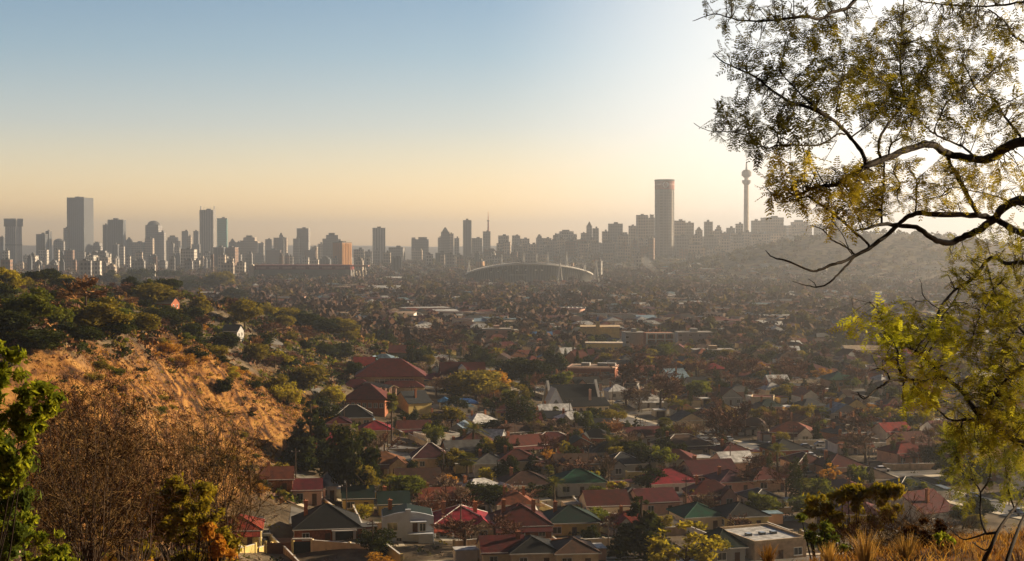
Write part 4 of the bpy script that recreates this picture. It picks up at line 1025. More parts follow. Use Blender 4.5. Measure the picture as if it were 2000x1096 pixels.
for px, py, rz, c, lb in [(511,1028,100,'silver','silver car at the back of the driveway by the yellow-walled house'),(519,1048,100,'white','white car in the middle of the driveway row by the yellow-walled house'),(514,1068,95,'blue','blue car nearest the rust-red gate'),
                          (1222,776,20,'white','white car parked right of the steep-gabled church'),(1120,1080,6,'silver','silver car on the road below the cream garden wall'),(1210,790,30,'silver','silver car nearest the church on its right'),
                          (1475,890,110,'white','white car on the bright road near the slate roof'),(1560,917,110,'red','red car on the bright road left of the maroon roofs'),(1070,722,5,'white','white car before the long flat brick building'),(1090,716,5,'blue','blue car before the long flat brick building')]:
    g_ = gp(px, py, 225); car(g_.x, g_.y, R(rz), c, lb)
nc = 0
for ib in range(0, 6):
    b_ = 43 + ib*56
    for _ in range(9):
        a_ = rl.uniform(-55, 180); x, y = lot(a_, b_ + rl.choice([-3, 3]))
        if not infov(x, y) or h(x, y) > 3 or any((x-o_.location.x)**2 + (y-o_.location.y)**2 < 49 for o_ in COL.objects if o_.name.startswith('parked_car')): continue
        c_ = rl.choice(['white','white','silver','silver','blue','red']); o_ = car(x, y, R(rl.choice([6, 186])), c_, 'x'); px, py = proj((x, y, 1)); AUTO.append((o_, c_, px, py, 'car in the street'))
for q_ in range(10):
    a_ = 127 + rl.choice([-3, 3]); x, y = lot(a_, 10 + q_*24); c_ = rl.choice(['white','silver','white','blue']); o_ = car(x, y, R(110), c_, 'x'); px, py = proj((x, y, 1)); AUTO.append((o_, c_, px, py, 'car in the side street'))
# poles
def pole(px, py, hpx, label, lamp=False):
    g_ = gp(px, py, 225); L = hpx/F*g_.y; o = empty('utility_pole', (g_.x, g_.y, g_.z), R(12))
    MB().cyl(0,0,-.5,L,.16,.1,8).build('post', BARK, o); MB().box(-1.1,-.06,L-.9,1.1,.06,L-.75).build('crossarm', BARK, o)
    for q in (-.9,0,.9): MB().cyl(q,0,L-.749,L-.5,.05,.04,6).build('insulator', TRIMW, o)
    tag(o, label, 'pole', 'utility poles')
for q in [(900,1060,90,'tall dark pole before the red hipped house'),(1188,1075,60,'pole by the cream garden wall below the yellow house'),(728,1085,70,'pale pole beside the dark round bush below the white house'),(1550,880,50,'pole beside the bright road by the slate-roofed house'),(1375,845,34,'thin pole right of the pale pointed gable')]: pole(*q)
for ib in range(0, 5):
    for ia in range(-1, 5):
        x, y = lot(-20 + ia*38, 43 + ib*56 + 5.2)
        if infov(x, y) and h(x, y) < 3:
            px, py = proj((x, y, 0)); pole(px, py, 8.0*F/y, 'x'); AUTO.append((COL.objects[-1].parent or COL.objects[-1], 'dark', px, py, 'pole'))
# ------------------------------------------------------------------ larger buildings of the valley, from the photograph
def site(px, py, rz=0, name='building', lift=0):
    g_ = gp(px, py, 225); o = empty(name, (g_.x, g_.y, g_.z + lift), rz); return o, g_.y/F      # metres per photo pixel there
def put(o, label, cat='building', group=None): tag(o, label, cat, group)
# school with wide maroon roofs
o, k = site(762, 768, R(4), 'school_building')
w = 66*k
MB().box(-w,-2,-3,w,16,6.4).build('wall', WALL['stone'], o); MB().hip(-w,-2,w,16,6.5,6.2,over=.8).build('roof', ROOF['maroon'], o)
MB().box(-w*.3,-9,-3,w*.98,-2.01,3.0).build('front_wing', WALL['stone'], o); MB().hip(-w*.3,-9,w*.98,-2.6,3.1,2.2,over=.5).build('wing_roof', ROOF['maroon'], o)
MB().box(-w*.45,-2.5,5.0,w*.7,-2.02,5.1).build('sill_band', TRIMW, o)
for i in range(8): window(o, -w*.38 + i*w*.145, -2.02, 3.9, 1.5, 1.5)
MB().box(-w*1.35,-8,-3,-w*.55,-2.6,3).build('side_wing', WALL['stone'], o); MB().hip(-w*1.4,-10,-w*.5,-2.2,3.1,3.0).build('side_wing_roof', ROOF['maroon'], o)
put(o, 'large school building with broad maroon roofs and a row of upper windows')
o, k = site(712, 806, R(-4), 'school_building'); w = 40*k
MB().box(-w,0,-3,w,13,4.6).build('wall', WALL['brick'], o); MB().hip(-w,0,w,13,4.7,5.0,over=1.2).build('roof', ROOF['maroon'], o)
for i in range(7): window(o, -w*.85 + i*w*.28, -.01, 1.8, 1.2, 1.5)
put(o, 'brick block with one big dusty maroon hipped roof, below the colonnade')
o, k = site(728, 770, R(-52), 'covered_walkway'); w = 14
MB().gable(-w,-1.8,w,1.8,3.6,.8,'x').build('roof', ROOF['tan'], o)
for i in range(9):
    for s_ in (-1.4,1.4): MB().box(-w+.6+i*(2*w-1.2)/8-.18,s_-.18,-1.5,-w+.6+i*(2*w-1.2)/8+.18,s_+.18,3.65).build('column', WALL['pink'], o)
put(o, 'long covered walkway on columns with sunlit roof edges, before the school', 'walkway')
o, k = site(905, 758, R(8), 'house'); 
MB().gwall(-9,0,9,9,-3,6,4,'x').build('wall', WALL['white'], o); MB().gable(-9,0,9,9,6.05,4.4,'x',over=.6).build('roof', ROOF['maroon'], o)
MB().gwall(-2,-1.2,1.2,4,5,8.2,1.6,'y').build('dormer', WALL['white'], o); window(o,-.4,-1.21,6.0,.9,1.6); window(o,5,-.01,1.5,1.5,1.6); window(o,-6,-.01,1.5,1.5,1.6)
put(o, 'tall maroon-roofed house with a white dormer, left of the dark tree clump', 'house', 'houses of the suburb')
# church with steep gable
o, k = site(1130, 806, R(13), 'church'); L = 52*k
MB().gwall(-L,2,L*.9,14,-3,3.4,6.4,'x').build('wall', WALL['stone'], o); MB().gable(-L*.96,2,L*.86,14,3.5,6.5,'x',over=.5).build('roof', ROOF['slate'], o)
for s_, nm in ((-L*1.0,'gable'),(L*.9,'gable')):      # raised white gable parapets
    mb = MB(); y0, y1, c, z0, zt = 1.2, 14.8, 8, 2.6, 11.6
    for a_, b_ in (((y0,z0),(c,zt)),((c,zt),(y1,z0))):
        mb.add([(s_-.45,a_[0],a_[1]),(s_+.45,a_[0],a_[1]),(s_+.45,b_[0],b_[1]),(s_-.45,b_[0],b_[1]),(s_-.45,a_[0],a_[1]-1.3),(s_+.45,a_[0],a_[1]-1.3),(s_+.45,b_[0],b_[1]-1.3),(s_-.45,b_[0],b_[1]-1.3)], [(0,1,2,3),(7,6,5,4),(0,4,5,1),(1,5,6,2),(2,6,7,3),(3,7,4,0)])
    mb.build('gable_coping', TRIMW, o)
# front porch gable: a tall pointed face towards the town
MB().gwall(-L-3.2,-3.5,-L+3.8,2.2,-3,2.4,7.0,'y').build('porch', WALL['bwhite'], o); MB().gable(-L-3.2,-3.4,-L+3.8,3.5,2.5,7.2,'y',over=.35,th=.3).build('porch_roof', TRIMW, o)
MB().add([(-L-1.1,-3.56,.5),(-L+1.7,-3.56,.5),(-L+1.7,-3.56,3.6),(-L+.3,-3.56,5.6),(-L-1.1,-3.56,3.6),(-L-1.1,-3.46,.5),(-L+1.7,-3.46,.5),(-L+1.7,-3.46,3.6),(-L+.3,-3.46,5.6),(-L-1.1,-3.46,3.6)], [(0,1,2,3,4),(9,8,7,6,5),(0,5,6,1),(1,6,7,2),(2,7,8,3),(3,8,9,4),(4,9,5,0)]).build('arched_window', GLASS, o)
MB().box(-L*.45,-5,-3,L*1.05,1.98,3).build('aisle', WALL['cream'], o)
MB().add([(-L*.5,-5.6,3.0),(L*1.1,-5.6,3.0),(L*1.1,2.6,5.4),(-L*.5,2.6,5.4),(-L*.5,-5.6,2.8),(L*1.1,-5.6,2.8),(L*1.1,2.6,5.2),(-L*.5,2.6,5.2)], [(0,1,2,3),(7,6,5,4),(0,4,5,1),(1,5,6,2),(2,6,7,3),(3,7,4,0)]).build('aisle_roof', ROOF['black'], o)
for i in range(6): window(o, -L*.3 + i*L*.25, -5.01, .8, 1.1, 1.4)
chimney(o, L*.45, 0, 4, 8.5, WALL['pink'])
put(o, 'church-like hall with steep dark slate roof and pointed white gables', 'church')
o, k = site(1085, 832, R(-4), 'hall'); MB().box(-12,0,-3,14,9,2.8).build('wall', WALL['stone'], o); MB().hip(-12,0,14,9,2.9,2.0,over=1).build('roof', ROOF['slate'], o)
for i in range(9): MB().box(-10+i*2.8,-2.6,-2,-9.5+i*2.8,-2.2,2.2).build('column', TRIMW, o)
MB().box(-12.5,-3,2.25,14.5,.2,2.5).build('porch_slab', ROOF['slate'], o)
put(o, 'low slate-roofed hall with a row of white columns, below the steep-gabled church', 'hall')
# long flat brick building
o, k = site(1155, 742, R(-9), 'shop_building'); w = 46*k
MB().box(-w,0,-3,w,18,5).build('wall', WALL['brick'], o); MB().box(-w-.4,-.5,5.0,w+.4,18.4,5.7).build('cornice', WALL['pink'], o); MB().box(-w+1,1,5.71,w-1,17,5.9).build('roof', ROOF['tan'], o)
for i in range(9): window(o, -w*.88+i*w*.22, -.01, 1, 1.8, 1.8)
for q in (-.5, .2, .6): MB().box(w*q,6,5.91,w*q+4,10,7.2).build('roof_unit', WALL['greyw'], o)
put(o, 'long flat-roofed brick building behind the steep-gabled church')
# yellow building with tower and dark arches
o, k = site(1172, 668, R(-3), 'public_building'); w = 38*k
MB().box(-w,0,-3,w,22,9).build('wall', WALL['yellow'], o)
for cx, r in ((-.55,.34),(.25,.36)):
    mb = MB(); vs = []; n = 14
    for i in range(n+1): t = math.pi*i/n; vs.append((w*cx + w*r*math.cos(t), w*r*.9*math.sin(t)+1.2))
    vs = [(w*cx+w*r,-.5)] + vs + [(w*cx-w*r,-.5)]; m_ = len(vs)
    mb.add([(a_,-.5,b_) for a_,b_ in vs] + [(a_,-.05,b_) for a_,b_ in vs], [tuple(range(m_)), tuple(range(2*m_-1,m_-1,-1))] + [(i,m_+i,m_+(i+1)%m_,(i+1)%m_) for i in range(m_)]).build('arch_opening', DARKTRIM, o)
MB().box(-w*.22,-2.5,-3,-w*.02,3,13.5).build('tower', WALL['yellow'], o); MB().box(-w*.20,-2.2,13.51,-w*.04,2.7,16,top=.6).build('tower_cap', ROOF['bblue'], o)
MB().box(-w*1.03,-.3,9.01,w*1.03,22.3,9.8).build('parapet', WALL['stone'], o)
put(o, 'yellow public building with a short blue-capped tower and two dark arches')
o, k = site(1180, 692, R(-3), 'public_building'); w = 36*k
MB().box(-w,0,-3,w,10,6).build('wall', WALL['yellow'], o); MB().box(-w-.3,-.3,6.01,w+.3,10.3,6.6).build('roof_slab', PALEC, o)
for i in range(5): window(o, -w*.75+i*w*.35, -.01, 2, 1.8, 1.8)
put(o, 'low yellow flat-roofed block in front of the blue-capped tower')
# white three-storey frame building
o, k = site(1290, 688, R(3), 'apartment_building'); w = 27*k
MB().box(-w,1.5,-3,w,14,11).build('wall', WALL['brick'], o)
for z_ in (0.0, 3.7, 7.4, 10.9): MB().box(-w-.2,0,z_-.35,w+.2,1.49,z_+.35).build('floor_slab', TRIMW, o)
for i in range(4): MB().box(-w-.15+i*(2*w-.5)/3,.05,-2,-w+.65+i*(2*w-.5)/3,1.45,10.5).build('pier', TRIMW, o)
for z_ in (.8, 4.5, 8.2):
    for i in range(3): window(o, -w*.66+i*w*.66, 1.49, z_, 2.4, 1.8)
put(o, 'white three-storey building with an open frame of balconies')
for px, py, wp, hh, c, lb in [(1242,684,40,10,'greyw','plain grey block left of the white balcony building'),(1358,680,68,9,'greyw','wide grey block right of the white balcony building'),(970,672,56,9,'pink','tan flats with rows of small windows, left of centre'),(1000,668,26,7,'cream','cream block joined to the tan flats'),
                              (1395,700,80,4,'stone','long low stone-coloured shed right of the wide grey block'),(1080,655,46,5,'greyw','grey flat building left of the dark arches')]:
    o, k = site(px, py, R(rl.uniform(-6,6)), 'apartment_building'); w = wp/2*k
    MB().box(-w,0,-3,w,14,hh).build('wall', WALL[c], o); MB().box(-w-.2,-.2,hh+.01,w+.2,14.2,hh+.6).build('parapet', TRIM, o); MB().box(-w*.2,4,hh+.61,w*.2,9,hh+2.6).build('stair_house', WALL[c], o)
    for z_ in range(1, int(hh/3)+1):
        for i in range(max(2, int(w/2.6))): window(o, -w*.85 + i*(w*1.7)/max(1,int(w/2.6)-1), -.01, z_*3-2, 1.6, 1.4)
    put(o, lb)
# sheds with pale and blue roofs
for px, py, wp, dp, c, rzd, lb in [(928,640,48,14,'blue',2,'shed with a pale blue roof catching the light'),(1150,616,100,10,'white',-3,'long pale saw-roofed shed, farther of two'),(1130,628,110,10,'grey',-3,'long grey shed, nearer of two'),(1235,614,50,12,'blue',-2,'pale blue shed at the right end of the long sheds'),
                                (750,572,60,16,'white',2,'long building with curved pale roof left of the wooded rise'),(665,608,60,10,'white',4,'white flat shed at the tip of the wooded hill'),(1265,633,34,14,'blue',6,'small pale blue shed right of the long sheds'),(880,627,44,8,'white',0,'white strip-roofed hall left of the pale blue shed'),
                                (1060,668,34,8,'bblue',0,'small building with bright blue roof beside the grey flats'),(1497,652,34,10,'blue',0,'pale blue roof far out to the right'),(1560,640,60,14,'tan',3,'broad tan-roofed warehouse behind the lower leaves'),(1700,700,90,14,'tan',-3,'large tan-roofed shed under the yellow leaf sprays'),(1530,700,60,9,'white',-5,'long white roof behind the brown tree belt'),
                                (775,548,50,20,'white',0,'pale flat roof just right of the red-banner stadium'),(1010,590,50,14,'tan',0,'tan flat building beyond the brown trees')]:
    o, k = site(px, py, R(rzd), 'warehouse'); w = wp/2*k
    MB().gwall(-w,0,w,dp*1.6,-3,4.6,1.6,'x').build('wall', WALL['white'], o)
    if 'saw' in lb:
        mb = MB(); n = 12
        for i in range(n): x0 = -w + i*2*w/n; mb.add([(x0,-.4,4.7),(x0+2*w/n-.1,-.4,4.7),(x0+.2*w/n,-.4,6.6),(x0,dp*1.6,4.7),(x0+2*w/n-.1,dp*1.6,4.7),(x0+.2*w/n,dp*1.6,6.6)], [(0,1,2),(5,4,3),(0,2,5,3),(2,1,4,5),(0,3,4,1)])
        mb.build('roof', ROOF[c], o)
    elif 'curved' in lb:
        mb = MB(); n = 10
        for i in range(n):
            t0, t1 = i/n, (i+1)/n; f = lambda t: (t*dp*1.8-.8, 4.7+4.2*math.sin(math.pi*(.12+.76*t)))
            (a0,b0),(a1,b1) = f(t0), f(t1); mb.add([(-w-.5,a0,b0),(w+.5,a0,b0),(w+.5,a1,b1),(-w-.5,a1,b1),(-w-.5,a0,b0-.3),(w+.5,a0,b0-.3),(w+.5,a1,b1-.3),(-w-.5,a1,b1-.3)], [(0,1,2,3),(7,6,5,4),(0,4,5,1),(2,6,7,3),(0,3,7,4),(1,5,6,2)])
        mb.build('roof', ROOF[c], o)
    else: MB().gable(-w,0,w,dp*1.6,4.65,1.7,'x',over=.8).build('roof', ROOF[c], o)
    MB().box(-w*.5,-.06,-.5,-w*.3,-.01,3.6).build('door', DARKTRIM, o); MB().box(-w*.1,-.05,1.6,w*.8,-.01,2.9).build('window_band', GLASS, o)
    put(o, lb, 'warehouse', 'sheds and halls of the valley')
# blue tarpaulins and roofs near the dark round trees
for px, py, wp, lb in [(905,800,54,'bright blue roof between the two dark round trees'),(868,797,22,'small bright blue roof left of the dark round tree')]:
    o, k = site(px, py, R(5), 'garden_pavilion'); w = wp/2*k
    MB().hip(-w,-3,w,3,2.6,1.6).build('roof', ROOF['bblue'], o)
    for sx in (-1,1):
        for sy in (-2.6,2.6): MB().box(sx*(w-.4)-.1,sy-.1,-1.5,sx*(w-.4)+.1,sy+.1,2.55).build('post', TRIMW, o)
    put(o, lb, 'pavilion')
# green barrel roofs at right
for px, py, wp, lb in [(1650,758,60,'dark green curved roof before the brown tree belt'),(1500,755,50,'green roof just left of the dark green curved one')]:
    o, k = site(px, py, R(4), 'hall'); w = wp/2*k
    MB().box(-w,0,-3,w,14,3.4).build('wall', WALL['stone'], o); MB().hip(-w,0,w,14,3.5,3.4,over=.8).build('roof', ROOF['green'], o)
    for i in range(4): window(o, -w*.7+i*w*.45, -.01, 1, 1.4, 1.3)
    put(o, lb, 'hall')

# ------------------------------------------------------------------ stadium with masts
d_ = 2350; xc = P(1033, 540, d_+60).x; k = d_/F; o = empty('stadium', (xc, d_+60, h(xc, d_+60)+2))
A_, B_ = 122*k, 70.0; n = 72
STEELD = mat('dark stadium cladding', (.06,.065,.06), var=.2, scale=.05); RIMM = mat('stadium roof rim', (.8,.78,.74), var=.1, scale=.05)
zf = lambda t: 9 + 19*max(0, math.cos(t*.5))**1.3*1.0            # roof height, by angle from the middle of the near side
mb = MB(); ring = []
for i in range(n):
    a = 2*math.pi*i/n; x, y = A_*math.sin(a), -B_*math.cos(a); u = x/A_
    zt = 8 + 19*(1-u*u)**.75 ; ring.append((x, y, zt))
vs = [(x*1.0, y*1.0, -4) for x, y, z in ring] + [(x*1.03, y*1.03, z) for x, y, z in ring]
mb.add(vs, [(i, (i+1)%n, n+(i+1)%n, n+i) for i in range(n)]).build('outer_wall', STEELD, o)
mb = MB(); vs = [(x*1.04, y*1.04, z+.1) for x, y, z in ring] + [(x*.72, y*.66, z+2.5) for x, y, z in ring]
mb.add(vs, [(i, (i+1)%n, n+(i+1)%n, n+i) for i in range(n)]).build('roof', mat('grey stadium roof', (.20,.20,.19), var=.15, scale=.03), o)
mb = MB(); pts = [(x*1.05, y*1.05, z+.8) for x, y, z in ring]; mb.tube(pts + pts[:1], 1.3, 5); mb.build('roof_rim', RIMM, o)
mb = MB()
for i in range(0, 2*n): 
    a = 2*math.pi*i/(2*n); x, y = A_*math.sin(a), -B_*math.cos(a); u = x/A_; zt = 8+19*(1-u*u)**.75
    if y < 10: mb.tube([(x*1.0,y*1.0,-3),(x*1.035,y*1.035,zt*.96)], .45, 4)
mb.build('raking_ribs', mat('stadium ribs', (.19,.18,.16), var=.1), o)
for i, u in enumerate((-.62,-.5,-.38,-.2,-.06,.1,.2)):
    x = A_*u; y = -B_*math.sqrt(1-u*u)*1.045; zt = (8+19*(1-u*u)**.75)*.62
    MB().box(x-1.6,y-.8,zt,x+1.6,y-.3,zt+2.2).build('light_panel', WHITE, o)
MB().box(-A_*.32,-B_*1.06,9.2,-A_*.05,-B_*1.045,10.6).build('sign_strip', mat('dim pale sign', (.30,.29,.26), var=.3, scale=.6), o)
put(o, 'large oval stadium with dark curved wall and white masts around its roof', 'stadium')
for px, hb, ht, dd in [(916,545,508,-10),(980,520,497,100),(1023,512,493,120),(1070,512,492,120),(1094,552,508,-78),(1107,520,492,60),(1142,530,513,40),(1165,535,508,-30)]:
    p0 = P(px, hb, d_+60+dd); gz = h(p0.x, p0.y); zt = P(px, ht, d_+60+dd).z - gz
    m = empty('stadium_mast', (p0.x, p0.y, gz))
    MB().tube([(-4.2,0,-1),(0,0,zt*.92)], [2.0,1.4], 6).build('leg', RIMM, m); MB().tube([(4.2,0,-1),(0,0,zt*.92)], [1.0,.6], 6).build('leg', RIMM, m)
    MB().box(-1.8,-.8,zt*.9,1.8,.8,zt).build('lamp_frame', RIMM, m); m['category'] = 'mast'; m['group'] = 'masts around the oval stadium'
    AUTO.append((m, 'pale', px, ht, 'mast of the oval stadium'))
# stand with long red banner
d_ = 2500; xa, xb = P(497,520,d_).x, P(685,520,d_).x; o = empty('grandstand', ((xa+xb)/2, d_, h(0, d_))); w = (xb-xa)/2; zt = P(600,518,d_).z; zb = P(600,527,d_).z
MB().box(-w,.5,0,w,60,zb-.2).build('wall', mat('grandstand grey', (.16,.15,.15), var=.2, scale=.03), o); MB().box(-w*1.0,-1.5,zb,w,56,zt,top=.99).build('roof_fascia', mat('deep red fascia', (.20,.035,.035), var=.06, scale=.1), o)
pk = mat('pink lettering', (.45,.22,.21), var=.1, scale=.5)
for i in range(7):
    mb = MB(); x0 = -w*.96 + i*w*.275; rgx = random.Random(i%1)
    for j in range(9): a0 = x0 + j*1.9; mb.box(a0,-2.4,zb+1.6,a0+1.2,-1.9,zb+5.2-(j%3==1)*.9)
    mb.build('lettering', pk, o)
MB().box(-w*.98,-1,0,-w*.92,4,zb-.2).box(w*.9,-1,0,w*.96,4,zb-.2).build('pier', TRIM, o)
MB().box(-w*1.12,-3,0,-w*1.01,14,zb+9,top=.7).build('ramp_tower', PALEC, o)
for i in range(14): MB().box(-w*.88+i*w*.13,-.4,zb*.2,-w*.88+i*w*.13+5,.45,zb*.45).build('opening', DARKTRIM, o)
put(o, 'long grandstand with a dark red roof band carrying pale pink lettering', 'stadium')
# second lattice end of that ground
o = empty('lattice_stand', (P(705,540,2480).x, 2480, h(0,2480))); mb = MB()
for i in range(5): mb.tube([(-10+i*5,0,0),(-16+i*6,-10,24)], 1.0, 5)
mb.build('lattice_leg', PALEC, o); MB().box(-18,-12,23.5,14,6,26).build('canopy', mat('dull pink canopy', (.40,.22,.18), var=.1), o); put(o, 'raked lattice stand end right of the red roof band', 'stadium')
# glinting details of the middle distance
for px, py, wp, hp, c, lb in [(938,520,17,15,'tan','small orange-lit block left of the oval stadium'),(180,515,24,22,'pale','cream arched block standing just above the wooded hill crest'),(64,510,20,16,'pale','sunlit cream block above the dark shrubs on the far left'),(1272,490,14,30,'brick','slim brown tower at the foot of the tall round tower'),(1345,520,8,7,'pale','tiny white block on the green slope right of the round tower'),
                              (1118,518,6,10,'tan','tiny orange-lit block right above the stadium roof'),(1610,528,12,14,'pale','pale block at the foot of the dark wooded hill'),(1170,535,14,30,'grey','slim grey block between the stadium and the round tower')]:
    dd = min(gp(px, py+9, 300).y, 3300)
    tower(px-wp/2, px+wp/2, py-hp+6, dd, c, 'flat' if px != 180 else 'twin', name='city_block', label=lb, group='low blocks at the foot of the skyline', rot=R(-18))

# ------------------------------------------------------------------ beyond what one could count: roofs and trees of the far suburb
g = np.random.default_rng(3)
def far_town():
    xs, ys = [p[0] for p in FARH], [p[1] for p in FARH]
    n = 2300; yy = 900 + (3350-900)*g.random(n)**.75; xx = (g.random(n)*2-1)*(yy*.37+20)
    xx = np.concatenate([np.array(xs), xx]); yy = np.concatenate([np.array(ys), yy]); zz = H(xx, yy)
    ok = (zz < 26) & (yy > 620) & ~((yy>2250)&(yy<2600)&(np.abs(xx-P(1040,540,2400).x)<150)) & ~((yy>2380)&(yy<2600)&(xx<-250)&(xx>-500))
    xx, yy, zz = xx[ok], yy[ok], zz[ok]
    ok = np.array([all((a-b)**2+(c-e)**2 > (f+6)**2 for b, e, f in LAND) for a, c in zip(xx, yy)]); xx, yy, zz = xx[ok], yy[ok], zz[ok]; n = len(xx)
    w = 4.5 + 3.5*g.random(n); d = 4 + 2.5*g.random(n); big = g.random(n) < .12; w[big] *= 2.4; d[big] *= 1.7
    a = R(12) + .15*g.normal(size=n) + (g.random(n) < .3)*math.pi/2; hh = 3.2 + 1.5*g.random(n) + big*2; ri = np.where(big, .6, 2.4)
    ca, sa = np.cos(a), np.sin(a); V = []; 
    tmpl = [(-1,-1,0),(1,-1,0),(1,1,0),(-1,1,0),(-1,-1,1),(1,-1,1),(1,1,1),(-1,1,1),(-1.08,-1.08,1),(1.08,-1.08,1),(1.08,1.08,1),(-1.08,1.08,1),(-.5,0,2),(.5,0,2)]
    for u, v, t in tmpl:
        X = xx + u*w*ca - v*d*sa; Y = yy + u*w*sa + v*d*ca; Z = zz - 2*(t==0) + hh*(t>=1) + ri*(t==2) + (.02 if abs(u) > 1 else 0); V.append(np.stack([X,Y,Z],-1))
    V = np.stack(V, 1).reshape(-1, 3); base = (np.arange(n)*14)[:, None]
    fq = np.array([(0,1,5,4),(1,2,6,5),(2,3,7,6),(3,0,4,7),(8,9,13,12),(9,10,13,13),(10,11,12,13),(11,8,12,12)])
    Fq = (base[:, None, :] + fq[None]).reshape(-1, 4)
    rk = ['maroon','brown','grey','white','slate','terra','tan','blue','dgreen']; rp = np.array([.2,.2,.15,.12,.1,.09,.08,.03,.03]); rc = g.choice(len(rk), n, p=rp/rp.sum()); wk = g.choice(3, n)
    mi = np.empty((n, 8), int); mi[:, :4] = (len(rk) + wk)[:, None]; mi[:, 4:] = rc[:, None]
    # faces of three corners are repeated-vertex quads: write them as polygons instead
    me = bpy.data.meshes.new('far_rooftops'); fl = [tuple(dict.fromkeys(f)) for f in Fq.tolist()]
    me.from_pydata(V.tolist(), [], fl)
    for m in [ROOF[q] for q in rk] + [WALL['white'], WALL['cream'], WALL['pink']]: me.materials.append(m)
    me.polygons.foreach_set('material_index', mi.ravel().astype(np.int32)); me.update()
    o = bpy.data.objects.new('far_rooftops', me); COL.objects.link(o); tag(o, kind='stuff'); return n
print('far houses', far_town())
def far_trees():
    n = 15000; yy = 700 + (4600-760)*g.random(n)**.85; xx = (g.random(n)*2-1)*(yy*.38+20)
    dens = np.array([noise.noise(Vector((a/130, b/190, 3))) for a, b in zip(xx, yy)]); zz = H(xx, yy)
    hillw = (zz > 12) & (yy > 2000)
    far = sstep(1500, 2300, yy)
    keep = (dens > -.30 - .3*far) & (yy > 800) | hillw; keep &= ~((yy>2270)&(yy<2560)&(np.abs(xx-P(1040,540,2400).x)<125)) & ~((yy < 1350) & (zz > 6)) & ~((yy>2420)&(yy<2570)&(xx<-250)&(xx>-480))
    keep &= ~((yy > 1500) & (yy < 2420) & (np.abs(xx/yy - .0137) < .05) & (g.random(n) < .75) & (yy > 1950))
    keep &= ~((yy > 3000) & (~hillw) & (g.random(n) < .4))
    xx, yy, zz, hillw = xx[keep], yy[keep], zz[keep], hillw[keep]; n = len(xx)
    ok = np.ones(n, bool)
    for b, e, f in LAND: ok &= (xx-b)**2 + (yy-e)**2 > (f*.9+3)**2
    for b, e, f in LAND: ok &= ~((np.abs(xx-b*yy/e) < f*yy/e) & (yy < e) & (yy > e-70))
    xx, yy, zz, hillw = xx[ok], yy[ok], zz[ok], hillw[ok]; n = len(xx)
    r = 3.6 + 6.2*g.random(n)**1.4; r = np.where(hillw, 4.5+2.5*g.random(n), r); hgt = r*(1.2+.4*g.random(n))
    m = 44
    dv = g.normal(size=(n, m, 3)); dv /= np.linalg.norm(dv, axis=2)[:, :, None]; dv[:, :, 2] = np.abs(dv[:, :, 2])*1.0 - .12
    rr = (.62 + .42*g.random((n, m)))[:, :, None]
    c = np.stack([xx, yy, zz + hgt*.28], -1)[:, None, :] + dv*rr*np.stack([r, r, hgt*.8], -1)[:, None, :]
    nr = dv + .6*g.normal(size=(n, m, 3)); nr /= np.linalg.norm(nr, axis=2)[:, :, None]
    a = np.cross(nr, g.normal(size=(n, m, 3))); a /= np.linalg.norm(a, axis=2)[:, :, None]; b = np.cross(nr, a)
    s = (r*.25)[:, None, None]*(.6+.8*g.random((n, m)))[:, :, None]
    V = np.stack([c-a*s, c-b*s*.7, c+a*s, c+b*s*.7], 2).reshape(-1, 3)
    ev = g.random(n) < np.where(hillw, .8, .26); mi = np.repeat(np.where(ev, g.choice([0,1], n), g.choice([2,3], n)), m)
    o = npmesh('far_trees', V, np.arange(len(V)).reshape(-1, 4), [leafmat('far evergreen crowns', (.04,.045,.022), (.10,.09,.035), .15, .02), leafmat('far olive crowns', (.08,.07,.03), (.18,.13,.05), .2, .02),
          leafmat('far bare crowns', (.085,.052,.038), (.15,.085,.062), 0, .02), leafmat('far grey bare crowns', (.10,.07,.055), (.18,.12,.09), 0, .02)], mi=mi)
    tag(o, kind='stuff'); return n
print('far trees', far_trees())
